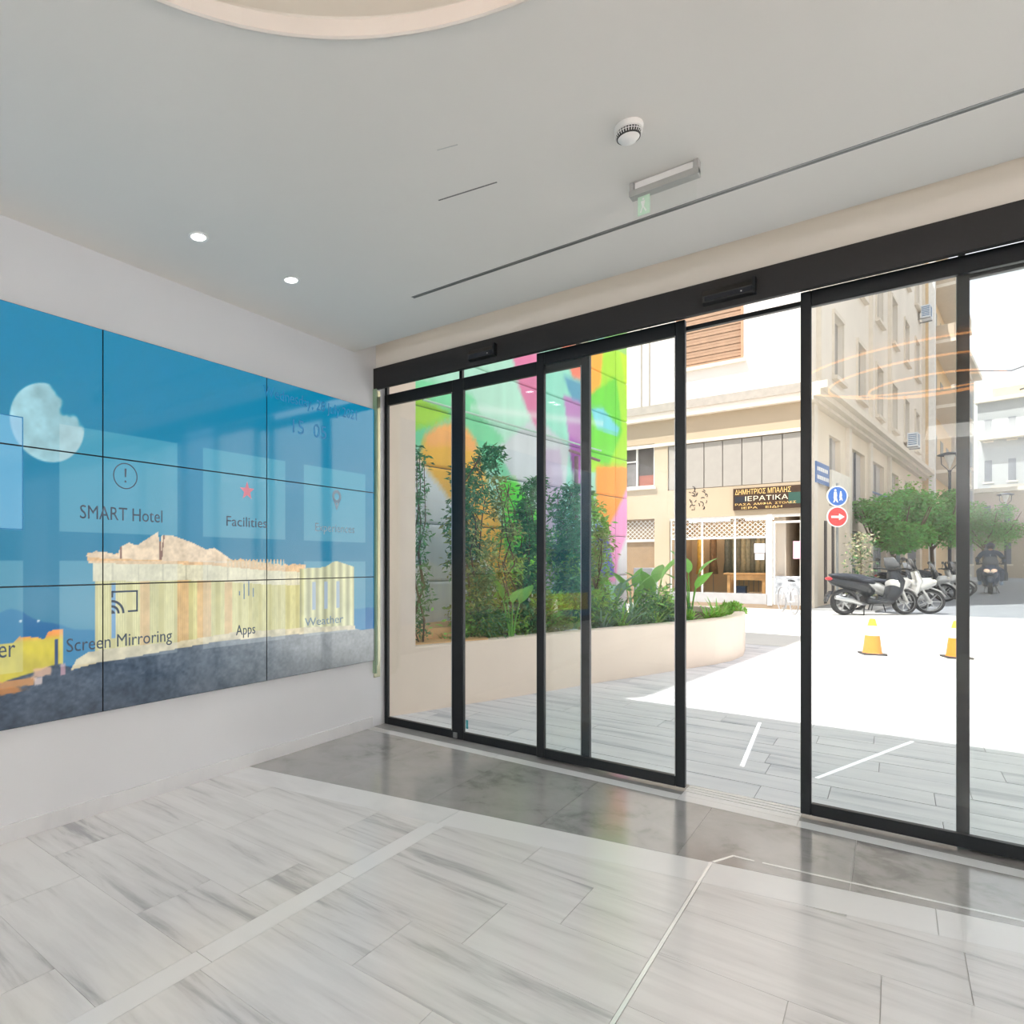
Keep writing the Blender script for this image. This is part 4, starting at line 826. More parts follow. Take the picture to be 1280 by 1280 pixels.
MB().fbox(F1, -5.42, -2.84, -.16, -.155, .42, 2.7).build('shop_pane', pane_m, bl)
# shop door with a low printed panel and glass
dr = MB(); dr.fbox(F1, -2.7, -2.63, -.12, -.05, .1, 2.48); dr.fbox(F1, -2.04, -1.97, -.12, -.05, .1, 2.48); dr = dr.build('shop_door', white_fr, bl)
MB().fbox(F1, -2.63, -2.04, -.1, -.06, .42, .95).build('lower_panel', M('speckled_panel', (176, 180, 186), .6, var=.45, scale=9), dr); MB().fbox(F1, -2.63, -2.04, -.1, -.06, .1, .42).build('kick_plate', M('plinth_grey'), dr)
MB().fbox(F1, -2.2, -2.02, -.045, -.04, 1.45, 1.95).build('pink_notice', M('pink_notice', (236, 186, 206), .6), dr, label='pink paper notice'); 
MB().fbox(F1, -3.15, -2.88, -.05, -.045, 1.62, 1.9).build('white_notice', M('white_notice', (236, 234, 240), .6), bl, label='white paper notice'); MB().fbox(F1, -3.13, -2.90, -.05, -.045, 1.42, 1.6).build('white_notice', M('white_notice'), bl, label='white paper notice, the lower one')
# closed beige door with lattice at the left of the shop
MB().fbox(F1, -7.4, -5.9, -.2, -.15, 0, 2.76).build('side_door', M('side_door', (150, 124, 96), .7, var=.1), bl)
b = MB(); lattice(b, -7.4, -5.9, 2.12, 2.7, .135, -.12); b.build('security_lattice', lat, bl, kind='stuff'); MB().fbox(F1, -7.4, -5.9, -.14, -.08, 2.02, 2.1).build('door_rail', white_fr, bl)
# graffiti tag strokes
rr = random.Random(8); b = MB()
for i in range(26):
    cx0, cz0 = rr.uniform(-4.9, -4.42), rr.choice((3.5, 3.15))+rr.uniform(-.16, .16); a0 = rr.random()*6; ra = rr.uniform(.04, .1)
    pts = [F1(cx0+ra*cos(a0+q*.5), .004, cz0+ra*sin(a0+q*.5)) for q in range(rr.choice((3, 4, 6)))]; b.loft(pts, (.010, .010), 4)
b.build('graffiti', M('graffiti_ink', (60, 56, 58), .8), bl, label='grey scribbled graffiti')
for i, x in enumerate((-4.6, -3.0)):  # fill tubes added to brighten the shop interior
    t = empty('shop_fill_tube', (x, 22.9, 2.76), 0, 'added fill light tube on the shop ceiling, '+('left', 'right')[i]+' one', 'ceiling light'); MB().box(-.6, .6, -.06, .06, -.04, 0).build('housing', white_fr, t, local=True); MB().box(-.58, .58, -.04, .04, -.08, -.04).build('tube', M('fill_tube_glow', (255, 240, 220), emit=40), t, local=True)
# garments and table inside the shop
def garment(x, y, c, label, hang=2.2):
    t = empty('vestment', (x, y, 0), 0, label, 'garment', 'vestments hanging in the shop')
    MB().loft([(0, 0, hang), (0, 0, hang-.08), (0, 0, hang-.25), (0, 0, hang-.8), (0, 0, hang-1.25)], [(.05, .04), (.2, .09), (.24, .1), (.2, .1), (.28, .14)], 14).build('robe', M('cloth_%d_%d_%d' % c, c, .8, var=.25, scale=10), t, local=True, smooth=True)
    MB().loft([(0, 0, hang-.02), (0, 0, hang+.08), (.03, 0, hang+.12)], .006, 5).build('hook', grey_metal, t, local=True)
    MB().tube((0, 0, 0.12), (0, 0, hang), .012, 6).build('stand', grey_metal, t, local=True)
garment(-2.5, 23.2, (120, 50, 46), 'dark red vestment hanging just inside the shop door'); garment(-2.15, 23.8, (150, 80, 140), 'purple vestment behind the pink notice in the shop door'); garment(-2.3, 24.2, (230, 160, 70), 'orange vestment high at the back of the shop doorway', 2.5)
garment(-4.7, 24.0, (120, 84, 54), 'brown vestment at the left end of the shop window'); garment(-5.0, 23.6, (196, 150, 60), 'golden vestment at the left end of the shop window'); garment(-4.3, 24.2, (100, 96, 88), 'grey vestment in the middle of the shop window')
for i in range(9):
    garment(-4.15+i*.14, 24.45, ((150, 140, 120), (120, 112, 100), (166, 150, 122))[i % 3], 'long muted robe, '+('leftmost', 'second from left', 'third from left', 'fourth from left', 'middle one', 'sixth from left', 'third from right', 'second from right', 'rightmost')[i]+' of the row at the shop back')
t = empty('shop_table', (-3.45, 22.4, .12), 0, 'light wooden table standing in the shop window', 'table'); wd_ = M('light_wood', (214, 160, 104), .5, var=.12, stretch=(1, 8, 1))
MB().bbox(-.6, .6, -.3, .3, .84, .9, .01).build('tabletop', wd_, t, local=True)
for sx in (-1, 1):
    for sy in (-1, 1): MB().bbox(sx*.46-.045, sx*.46+.045, sy*.24-.04, sy*.24+.04, 0, .84, .005).build('leg', wd_, t, local=True)
MB().box(-.45, .45, -.25, -.22, .68, .84).build('apron', wd_, t, local=True)
t = empty('storage_box', (-3.6, 22.5, .12), 0, 'dark blue box under the shop table', 'box'); MB().bbox(-.15, .1, -.15, .15, 0, .45, .01).build('body', M('blue_box', (60, 70, 110), .6), t, local=True); MB().bbox(-.16, .11, -.16, .16, .45, .49, .005).build('lid', M('blue_box'), t, local=True)
t = empty('storage_box', (-3.2, 22.5, .12), 0, 'pale cardboard box under the shop table', 'box'); MB().bbox(-.2, .2, -.15, .15, 0, .28, .01).build('body', M('card', (214, 180, 140), .8), t, local=True); MB().bbox(-.21, .21, -.16, .16, .28, .31, .004).build('lid', M('card'), t, local=True)
# shop sign
FXZ = lambda x, z: Matrix(((1, 0, 0, x), (0, 0, -1, 21.5-.075), (0, 1, 0, z), (0, 0, 0, 1)))
sg = empty('shop_sign', (-2.85, 21.45, 2.9), 0, 'dark shop sign board with gold Greek lettering above the shop window', 'sign')
MB().fbox(F1, -3.67, -1.98, 0, .07, 2.9, 3.54).build('board', M('sign_board', (64, 44, 30), .5, var=.2), sg); MB().fbox(F1, -3.63, -3.3, .07, .072, 3.12, 3.3).build('dark_patch', M('sign_dark', (44, 44, 50), .5), sg); MB().fbox(F1, -2.3, -2.01, .07, .072, 3.02, 3.34).build('green_patch', M('sign_green', (50, 84, 74), .5), sg)
gold = M('sign_gold', (246, 204, 130), .5, var=.1); pal = M('sign_cream', (240, 226, 196), .5)
def st_(s, x, z, w, h, m): text_mesh(s, 'lettering', m, sg, FXZ(x, z), w, h)
st_('ΔΗΜΗΤΡΙΟΣ ΜΠΑΛΗΣ', -3.62, 3.355, 1.38, .145, gold); st_('ΙΕΡΑΤΙΚΑ', -3.36, 3.155, 1.05, .135, pal); st_('ΡΑΣΑ', -3.62, 3.03, .4, .06, gold); st_('ΑΜΦΙΑ', -3.15, 3.03, .45, .06, gold); st_('ΣΤΟΛΕΣ', -2.62, 3.03, .5, .06, gold); st_('ΙΕΡΑ', -3.45, 2.925, .4, .06, gold); st_('ΕΙΔΗ', -2.85, 2.925, .4, .06, gold)

# ---- side facade along the street
SAZ = math.atan2(.12, .993); F2 = frame(-1.85, 21.5, SAZ)
rows = ((7.2, 9.15), (11.0, 12.95), (14.8, 16.6)); cols = [3.1+3.78*k for k in range(6)]
hs = [(c, c+1.35, a, z) for c in cols for a, z in rows]
lowh = [(2.6, 4.2, 3.1, 5.3), (6.0, 8.4, 3.1, 5.3), (10.0, 12.6, 3.0, 5.3), (14.2, 16.6, 3.2, 5.3), (18.5, 21.5, 3.2, 5.3), (5.6, 7.8, 0, 2.45), (9.6, 13.0, 0, 2.6), (14.4, 18.4, 0, 2.6), (19.4, 24, 0, 2.6)]
wall_holes(F2, .25, 25, 6.4, 18.5, hs).build('street_wall', side_m, bl); wall_holes(F2, .25, 25, 0, 6.4, lowh).build('street_wall', M('beige_side_render', (230, 216, 196), .85, var=.07, scale=.4), bl)
MB().fbox(F2, -.0, 25, -.25, .0, 18.2, 18.5).build('roof_edge', trim_m, bl)
b = MB(); b.fbox(F2, -.0, 25, -14, -.3, 18.4, 18.6); b.fbox(F2, .3, 25, -.9, -.6, 0, 18.5); b.build('core', side_m, bl)
b = MB()
for (n1, z0, z1) in ((.18, 5.85, 5.95), (.34, 5.95, 6.12), (.5, 6.12, 6.32)): b.fbox(F2, -.3, 25, 0, n1, z0, z1)
b.build('street_cornice', trim_m, bl)
for x in (1.0, 9.2, 13.6, 25.0): MB().fbox(F2, x-.06, x+.06, 0, .12, 6.4, 18.4).build('downpipe', trim_m, bl)
dk = M('dark_window', (84, 86, 90), .25, var=.2); 
for c in cols:
    for a, z in rows:
        w_ = MB().fbox(F2, c, c+1.35, -.24, -.2, a, z).build('window', dk, bl)
        b = MB(); b.fbox(F2, c-.1, c+1.45, 0, .07, z, z+.14); b.fbox(F2, c-.1, c, 0, .05, a, z); b.fbox(F2, c+1.35, c+1.45, 0, .05, a, z); b.fbox(F2, c-.15, c+1.5, 0, .14, a-.12, a); b.build('surround', trim_m, w_)
        MB().fbox(F2, c+.0, c+.62, -.16, -.12, a, z).build('shutter', shut_g, w_); MB().fbox(F2, c+.68, c+1.35, -.16, -.12, a+.25, z).build('shutter', shut_g, w_)
for i, (t0, t1, z0, z1) in enumerate(lowh):
    if z0 > 1: w_ = MB().fbox(F2, t0, t1, -.2, -.14, z0, z1).build('window', M('grey_blind', (196, 190, 184), .6, var=.05), bl); MB().fbox(F2, (t0+t1)/2-.04, (t0+t1)/2+.04, -.14, -.08, z0, z1).build('mullion', dk if i == 1 else shut_g, w_)
    else:
        d_ = MB().fbox(F2, t0, t1, -.24, -.18, z0, z1).build('street_door', M('grey_door', (134, 138, 142), .6, var=.1) if i != 7 else M('teal_door', (96, 130, 136), .5, var=.2), bl)
        for k in range(int((t1-t0)/.55)): MB().fbox(F2, t0+.3+k*.55, t0+.34+k*.55, -.18, -.12, 0, z1).build('door_post', alu, d_)
b = MB(); b.fbox(F2, 1.9, 2.15, .0, .03, 0.1, 2.6); b.fbox(F2, 2.9, 3.15, .0, .03, 0.1, 2.6); b.build('dark_slit', M('slit_dark', (84, 76, 72), .8), bl)
for x in (0.2, 5.0, 8.9, 13.4): MB().fbox(F2, x, x+.45, 0, .1, 0, 5.85).build('pilaster', trim_m, bl)
sgn = empty('street_plate', (-1.7, 22.6, 3.7), 0, 'blue enamel street name plate with white marks on the corner wall', 'sign')
MB().fbox(F2, .3, 1.9, .1, .13, 3.62, 4.22).build('plate', M('street_blue', (70, 110, 170), .4, var=.05), sgn)
b = MB()
rr = random.Random(5)
for z in (4.02, 3.78):
    x = .4
    while x < 1.75: w__ = rr.uniform(.08, .2); b.fbox(F2, x, x+w__, .13, .134, z-.05, z+.06); x += w__+.05
b.build('white_marks', white_fr, sgn)
tag(MB().fbox(F2, 2.1, 4.9, .1, .16, 3.5, 4.15).build('blank_panel', M('cream_panel', (232, 226, 214), .6)), 'blank cream sign panel right of the blue street plate', 'sign')
aw = empty('awning', F2(11.5, 0, 3.6), 0, 'blue grey fabric awning over the street doors behind the trees', 'awning')
b = MB(); b.add([F2(9.2, 0, 4.1), F2(13.6, 0, 4.1), F2(13.6, .9, 3.65), F2(9.2, .9, 3.65), F2(9.2, 0, 4.05), F2(13.6, 0, 4.05), F2(13.6, .88, 3.6), F2(9.2, .88, 3.6)], [(0, 1, 2, 3), (4, 5, 6, 7), (0, 1, 5, 4), (1, 2, 6, 5), (2, 3, 7, 6), (3, 0, 4, 7)]); b.build('canvas', M('awning_blue', (146, 160, 186), .8), aw)
b = MB(); b.fbox(F2, 9.2, 13.6, .87, .9, 3.4, 3.65); b.build('valance', M('awning_blue'), aw)
for x in (9.4, 13.4): MB().tube(F2(x, 0, 3.2), F2(x, .86, 3.6), .02).build('arm', alu, aw)
def ac(t, z, label):
    r_ = empty('air_conditioner', F2(t, .2, z), 0, label, 'air conditioner', 'air conditioners on the street facade')
    MB().fbox(F2, t-.45, t+.45, .12, .5, z, z+.65).build('casing', M('ac_white', (228, 232, 238), .5), r_)
    b = MB()
    for k in range(7): b.fbox(F2, t-.38, t+.1, .5, .512, z+.08+k*.075, z+.11+k*.075)
    b.build('grille', M('ac_grille', (96, 130, 168), .5), r_); b = MB()
    for k in range(6): b.fbox(F2, t-.462, t-.45, .16, .46, z+.08+k*.09, z+.12+k*.09)
    b.build('side_grille', M('ac_grille'), r_)
    b = MB(); b.fbox(F2, t-.4, t-.35, 0, .5, z-.05, z); b.fbox(F2, t+.35, t+.4, 0, .5, z-.05, z); b.build('bracket', grey_metal, r_)
ac(18.6, 6.85, 'white air conditioner with blue grille just above the street cornice'); ac(23.6, 14.3, 'white air conditioner on the top storey of the street facade'); 
# the other side of the street, right of the photograph's frame
op_b = empty('opposite_building', (9.5, 22, 0), 0, 'plain beige building on the right side of the street, beyond the view', 'building')
F3 = frame(9.5, 22, SAZ); wall_holes(F3, 0, 45, 0, 15, [(1.5+3.6*k, 3.0+3.6*k, z, z+1.9) for k in range(12) for z in (3.8, 7.4, 11)], 0, .3).build('wall', side_m, op_b)
MB().fbox(F3, 0, 45, .6, 12, 0, 15).build('core', side_m, op_b); MB().fbox(F3, -.3, 45.3, -.3, 12, 15, 15.4).build('cornice', trim_m, op_b)
for k in range(12):
    for z in (3.8, 7.4, 11): w_ = MB().fbox(F3, 1.5+3.6*k, 3+3.6*k, .2, .26, z, z+1.9).build('window', dk, op_b); MB().fbox(F3, 1.4+3.6*k, 3.1+3.6*k, -.1, 0.02, z-.12, z).build('sill', trim_m, w_)
for k in range(6): MB().fbox(F3, 2+7*k, 6+7*k, -.05, .0, 0, 2.6).build('shop_shutter', shut_g, op_b)
# second house of the street with balconies
b2 = empty('balcony_building', F2(25, 0, 0), 0, 'sunlit cream apartment house with stacked balconies beyond the corner building', 'building'); warm = M('warm_cream_render', (232, 206, 168), .8, var=.05)
MB().fbox(F2, 25.1, 38, -10, .25, 0, 18.3).build('wall', warm, b2); MB().fbox(F2, 25.0, 38.2, -.6, .9, 18.3, 18.6).build('roof_edge', trim_m, b2)
for z in (6.3, 9.9, 13.5, 16.6):
    q = MB().fbox(F2, 26, 37.5, .25, 1.3, z, z+.18).build('balcony', trim_m, b2); MB().fbox(F2, 26, 37.5, 1.22, 1.27, z+.18, z+1.0).build('railing', M('rail_pale', (196, 180, 160), .6), q); MB().fbox(F2, 26, 26.06, .25, 1.25, z+.18, z+1.0).build('railing', M('rail_pale'), q)
    for x in (27.5, 31, 34.5): MB().fbox(F2, x, x+1.5, .22, .27, z+.2, z+2.5).build('balcony_door', shut_g, b2)
MB().fbox(F2, 25.05, 25.7, .25, .5, 0, 18).build('pilaster', white_fr, b2)
# far houses closing the street
def house(name, label, x0, y0, az, wdt, h, mat, floors, ncol, extra=0):
    fr = frame(x0, y0, az); t = empty('far_house', (x0, y0, 0), 0, label, 'building'); MB().fbox(fr, 0, wdt, -8, 0, 0, h).build('wall', mat, t); MB().fbox(fr, -.2, wdt+.2, -8, .5, h, h+.35).build('cornice', trim_m, t)
    for f_ in range(floors):
        for c_ in range(ncol):
            z = 1.2+f_*(h-1)/floors; x = wdt*(c_+.3)/ncol; w_ = MB().fbox(fr, x, x+wdt*.32/ncol, -.05, .03, z, z+(h/floors)*.5).build('window', M('far_window', (110, 114, 122), .4), t)
            MB().fbox(fr, x-.12, x+wdt*.32/ncol+.12, 0, .12, z-.15, z).build('sill', trim_m, w_)
    return fr, t
far_w = M('far_white', (186, 180, 172), .8, var=.03); far_g = M('far_grey', (170, 172, 174), .8, var=.03)
fr, t = house('a', 'tall pale house edge just right of the door frame at the end of the street', 3.3, 62.5, SAZ+.02, 14, 17.2, far_w, 4, 3)
fr, t = house('b', 'white house with round balcony closing the street view', 6.6, 92, radians(102), 5.2, 18.0, far_g, 4, 3); 
q = MB().fbox(fr, 1.2, 4.8, 0, 1.6, 7.6, 8.0).build('balcony', far_w, t); MB().fbox(fr, 1.2, 4.8, 1.5, 1.6, 8.0, 9.2).build('railing', far_w, q); MB().fbox(fr, .2, 5.6, -1, 1.2, 14.0, 14.5).build('upper_cornice', trim_m, t); MB().fbox(fr, 1, 4, -3, -1, 18, 19.5).build('roof_hut', warm, t)
house('c', 'bluish grey house at the right end of the street view', 11.6, 86, radians(104), 9, 15.0, M('far_blue', (160, 172, 188), .8, var=.03), 4, 3)
house('d', 'small warm coloured house low behind the trees', 4.4, 78, radians(100), 5, 7.5, M('far_sand', (190, 176, 156), .8, var=.03), 2, 4)

# ------------------------------------------------------------------ street furniture, vehicles, people
orange = M('cone_orange', (250, 140, 40), .5, var=.03); yel = M('cone_yellow', (246, 200, 70), .5, var=.03); wht = M('cone_white', (240, 240, 236), .4)
def cone(label, x, y, body):
    t = empty('traffic_cone', (x, y, 0), 0.3, label, 'traffic cone', 'traffic cones on the plaza')
    MB().bbox(-.14, .14, -.14, .14, 0, .025, .008).build('base', M('cone_base', (70, 66, 64), .8), t, local=True)
    MB().lathe([(.118, .025), (.112, .04), (.085, .28), (.0, .28)], 24).build('body', body, t, local=True, smooth=False)
    MB().lathe([(.0855, .275), (.058, .42), (0, .42)], 24).build('reflective_band', wht, t, local=True); MB().lathe([(.058, .415), (.038, .50), (.032, .52), (.0, .525)], 24).build('tip', yel, t, local=True)
cone('orange and white traffic cone standing free before the parked scooters', -.25, 11.8, M('cone_amber', (240, 150, 66), .5, var=.03)); cone('orange and white traffic cone half hidden behind the right door post', .66, 12.15, orange)
# sign post with two round signs
t = empty('sign_post', (-1.19, 21.3, 0), 0, 'thin grey post carrying two round traffic signs at the corner', 'post'); MB().tube((0, .03, 0), (0, .03, 3.5), .03).build('pole', grey_metal, t, local=True)
RZ = radians(40)
def disc(name, label, z, rim, face, r0=.28):
    s = empty(name, (-1.19, 21.28, z), RZ, label, 'traffic sign'); F = lambda u, v, h: (u, -h, v)
    MB().lathe([(0.001, 0), (r0, 0), (r0, -.012), (0.001, -.012)], 40, axis='y').build('rim', rim, s, local=True)
    MB().lathe([(r0*.9, -.0125), (0.001, -.015)], 40, axis='y').build('face', face, s, local=True); return s, F
blue = M('sign_blue', (24, 100, 190), .4, var=.02); wsg = M('sign_white', (240, 240, 240), .4); redm = M('sign_red', (222, 60, 60), .4, var=.02)
s, F = disc('pedestrian_sign', 'round blue sign with white walking adult and child, upper of the two', 3.14, wsg, blue)
def fig(b, x, sc):
    P = [(-.025, .0), (.03, .0), (.05, -.09), (.075, -.16), (.05, -.17), (.01, -.1), (-.03, -.17), (-.055, -.165), (-.03, -.09), (-.05, -.03)]
    b.prism([(x+u*sc, v*sc+.0) for u, v in P], .016, .02, F); b.prism([(x+u*sc, v*sc) for u, v in [(-.035, .12), (.035, .12), (.05, .0), (-.045, -.02)]], .016, .02, F)
    b.prism([(x+.03*sc*cos(a), (.16+.03*sin(a))*sc) for a in [2*pi*i/12 for i in range(12)]], .016, .02, F)
b = MB(); fig(b, -.06, 1.0); fig(b, .085, .72); b.build('pictogram', wsg, s, local=True)
s, F = disc('oneway_sign', 'round red sign with white arrow pointing right, lower of the two', 2.58, wsg, redm)
b = MB(); b.prism([(-.17, -.03), (.04, -.03), (.04, -.09), (.19, 0), (.04, .09), (.04, .03), (-.17, .03)], .016, .02, F); b.build('arrow', wsg, s, local=True)
# street lamps
def lamp(x, y, h, label):
    t = empty('street_lamp', (x, y, 0), 0, label, 'street lamp'); dkm = M('lamp_dark', (58, 64, 74), .5)
    MB().lathe([(.14, 0), (.14, .5), (.09, .7), (.07, 1.2), (.055, h-1.0), (.05, h-.9), (.09, h-.88), (.02, h-.8)], 16).build('pole', dkm, t, local=True)
    b = MB(); b.loft([(0, 0, h-.9), (-.3, 0, h-.5), (-.32, 0, h-.05)], .02, 6); b.loft([(0, 0, h-.9), (.3, 0, h-.5), (.32, 0, h-.05)], .02, 6); b.build('yoke', dkm, t, local=True)
    MB().lathe([(.02, h-.75), (.2, h-.12), (.2, h-.08)], 16).build('glass_bowl', M('lamp_bowl', (226, 226, 220), .3), t, local=True, smooth=True)
    MB().lathe([(.46, h-.08), (.47, h-.03), (.2, h+.06), (.01, h+.08)], 20).build('hood', dkm, t, local=True)
lamp(2.07, 42.6, 6.75, 'tall dark street lamp with flat hood beside the door post')
t_l = lamp(6.2, 66, 6.4, 'distant small street lamp before the white houses')
# trees
def tree(x, y, h, w, label, seed, n=11000):
    t = empty('street_tree', (x, y, 0), 0, label, 'tree', None); r = random.Random(seed); b = MB()
    b.loft([(0, 0, 0), (.05, 0, .9), (0, .04, h*.42)], [.09, .07, .06], 8)
    for i in range(7):
        a = 2*pi*i/7+r.random(); b.loft([(0, 0, h*.38+r.random()*.3), (.3*w*cos(a), .3*w*sin(a), h*.6), (.42*w*cos(a), .42*w*sin(a), h*.8)], [.045, .03, .012], 5)
    b.build('trunk', wood, t, local=True); L = [(r.uniform(-.36, .36)*w, r.uniform(-.36, .36)*w, h*r.uniform(.5, .85), r.uniform(.14, .24)*w) for i in range(16)]; P_ = []
    for i in range(n):
        cx, cy, cz, q = r.choice(L); d = Vector((r.gauss(0, 1), r.gauss(0, 1), r.gauss(0, 1))).normalized()*q*r.random()**.35; P_.append((cx+d.x, cy+d.y, max(h*.36, min(h, cz+d.z*.9))))
    leaves(P_, .13, 'foliage', M('tree_leaf', (120, 172, 86), .6, var=.15, island=.35, transl=.3), t, aspect=.45, seed=seed)
tree(-.05, 27.7, 3.95, 2.3, 'bushy green street tree nearest the scooters, left of the lamp', 31); tree(1.15, 35.0, 4.8, 2.7, 'bushy green street tree just left of the street lamp', 32); tree(4.3, 56.5, 5.6, 4.2, 'green street tree behind the rider, right of the door post', 33)
r = random.Random(44); t = empty('climbing_plant', F2(15.2, .5, 4.0), 0, 'pale leafy potted plant on a bracket above the street trees', 'plant'); leaves([(r.gauss(0, .35), r.gauss(0, .5), r.gauss(.3, .35)) for i in range(450)], .14, 'foliage', leaf_b, t, aspect=.5, seed=5); MB().lathe([(.01, -.75), (.2, -.75), (.26, -.3), (.24, -.3), (.2, -.4), (.01, -.4)], 16).build('pot', M('terracotta', (176, 110, 80), .8), t, local=True)

# scooters (x forward)
tyre = M('tyre_rubber', (44, 44, 46), .85); rimm = M('rim_silver', (186, 188, 190), .35, metal=.6); black_g = M('gloss_black', (34, 38, 44), .25, var=.05); silver = M('silver_paint', (206, 206, 204), .3, metal=.4, var=.04); seat_m = M('seat_vinyl', (42, 48, 60), .6); smoke = M('smoked_shield', (96, 98, 102), .2, var=.1); navy = M('navy_paint', (30, 52, 86), .3)
def wheel(parent, x, r, name, w=.055):
    t = MB(); prof = [(r-.075+.075*cos(a), .0+w*sin(a)) for a in [2*pi*i/10 for i in range(10)]]; prof = [(r-.04+.04*cos(a), w*sin(a)) for a in [2*pi*i/10 for i in range(10)]]
    t.lathe(prof, 32, (x, 0, r), axis='y', closed=True); tr = t.build(name, tyre, parent, local=True, smooth=True)
    b = MB(); b.lathe([(r-.07, -.04), (r-.055, -.04), (r-.055, .04), (r-.07, .04)], 32, (x, 0, r), axis='y', closed=True); b.lathe([(.001, -.06), (.05, -.06), (.05, .06), (.001, .06)], 14, (x, 0, r), axis='y')
    for i in range(7): a = 2*pi*i/7; b.loft([(x+.04*cos(a), 0, r+.04*sin(a)), (x+(r-.06)*cos(a), 0, r+(r-.06)*sin(a))], [(.014, .02), (.01, .014)], 5, up=(0, 1, 0))
    b.build('rim', rimm, tr, local=True)
def scooter(label, loc, rz, body, s=1.0, group='parked motor scooters', silver=silver):
    t = empty('motor_scooter', loc, rz, label, 'motor scooter', group, s=s); bl_ = lambda n_, b, m, sm=True: b.build(n_, m, t, local=True, smooth=sm)
    wheel(t, -.68, .29, 'rear_wheel', .07); wheel(t, .72, .28, 'front_wheel', .055)
    bl_('tail_body', MB().loft([(-1.02, 0, .80), (-.9, 0, .74), (-.6, 0, .68), (-.25, 0, .60), (-.08, 0, .48)], [(.04, .05), (.12, .09), (.17, .12), (.17, .14), (.12, .12)], 14), body)
    bl_('seat', MB().loft([(-.98, 0, .88), (-.85, 0, .87), (-.55, 0, .84), (-.3, 0, .76), (-.1, 0, .74), (0, 0, .70)], [(.07, .03), (.13, .055), (.16, .06), (.15, .055), (.13, .05), (.06, .03)], 14), seat_m)
    bl_('floorboard', MB().loft([(-.22, 0, .33), (.0, 0, .28), (.3, 0, .28), (.45, 0, .36)], [(.16, .1), (.19, .05), (.18, .05), (.1, .08)], 12), black_g)
    bl_('front_shield', MB().loft([(.36, 0, .30), (.46, 0, .5), (.52, 0, .75), (.46, 0, .97)], [(.16, .05), (.23, .06), (.22, .08), (.13, .07)], 14, up=(1, 0, .2)), body)
    bl_('front_fairing', MB().loft([(.44, 0, .62), (.58, 0, .68), (.74, 0, .72), (.84, 0, .70)], [(.18, .16), (.2, .15), (.14, .11), (.04, .04)], 14), silver)
    bl_('front_mudguard', MB().loft([(.50, 0, .46), (.6, 0, .57), (.74, 0, .60), (.9, 0, .52), (1.0, 0, .40)], [(.06, .015), (.075, .02), (.08, .02), (.075, .02), (.05, .015)], 10), silver)
    bl_('rear_mudguard', MB().loft([(-.98, 0, .52), (-1.06, 0, .42), (-1.1, 0, .3)], [(.07, .015), (.08, .012), (.06, .01)], 8), black_g)
    b = MB(); [b.loft([(.50, sy*.085, .80), (.60, sy*.085, .52), (.72, sy*.075, .28)], [.026, .024, .03], 8) for sy in (-1, 1)]; bl_('fork', b, silver)
    bl_('engine', MB().loft([(-.36, 0.02, .38), (-.5, .06, .33), (-.7, .11, .30), (-.82, .11, .31)], [(.1, .13), (.1, .12), (.045, .09), (.03, .06)], 12), M('engine_grey', (130, 130, 132), .5, metal=.3, var=.15, scale=20))
    bl_('exhaust', MB().loft([(-.25, -.1, .24), (-.45, -.14, .26), (-.62, -.16, .32), (-1.0, -.16, .40)], [.025, .045, .055, .045], 10), alu)
    bl_('windscreen', MB().loft([(.50, 0, .93), (.44, 0, 1.1), (.36, 0, 1.27)], [(.17, .012), (.2, .012), (.13, .01)], 14, up=(1, 0, .3)), smoke)
    bl_('handlebar', MB().loft([(.30, .33, 1.02), (.36, .22, 1.03), (.42, .08, 1.0), (.42, -.08, 1.0), (.36, -.22, 1.03), (.30, -.33, 1.02)], .02, 8), black_pl)
    for sy in (-1, 1):
        q = MB().loft([(.37, sy*.2, 1.03), (.40, sy*.27, 1.14), (.39, sy*.3, 1.2)], .008, 5).build('mirror', black_pl, t, local=True); MB().sphere((.39, sy*.31, 1.23), (.02, .065, .045), 10, 7).build('mirror_head', black_pl, q, local=True, smooth=True)
    bl_('headlamp', MB().sphere((.80, 0, .74), (.05, .1, .05), 12, 8), M('lamp_lens_clear', (230, 226, 214), .15)); bl_('tail_lamp', MB().sphere((-1.03, 0, .80), (.04, .1, .04), 10, 7), M('tail_red', (190, 40, 50), .3))
    bl_('side_stand', MB().loft([(-.1, .12, .28), (-.02, .22, .01)], .012, 6), black_pl, False)
    bl_('centre_stand', MB().loft([(-.3, .12, .28), (-.36, .16, .01), (-.36, -.16, .01), (-.3, -.12, .28)], .014, 6), black_pl, False)
    return t
IM = radians(40.6)
s1 = scooter('dark scooter parked side on at the corner, nearest the cones', (-.42, 20.75, 0), IM+.05, black_g, 1.16)
def clone(o, label, loc, rz, s): c = copy_tree(o, None, loc, rz, s); c['label'] = label; return c
s2 = scooter('silver scooter parked behind the dark one, front wheel turned to the square', (-.12, 21.9, 0), IM-.5, silver, 1.14)
clone(s1, 'dark scooter parked behind the first pair beside the grey street doors', (-.1, 24.6, 0), IM-1.2, 1.05)
for i, (x, y) in enumerate(((.55, 29.5), (.95, 31.3), (1.3, 33.5), (1.5, 35.5), (1.7, 40.5))):
    clone((s1, s2)[i % 2], ('first', 'second', 'third', 'fourth', 'farthest')[i]+' of the scooters in the row under the trees', (x, y, 0), (-.25, .1, -.4, .2, -.1)[i], 1.08)
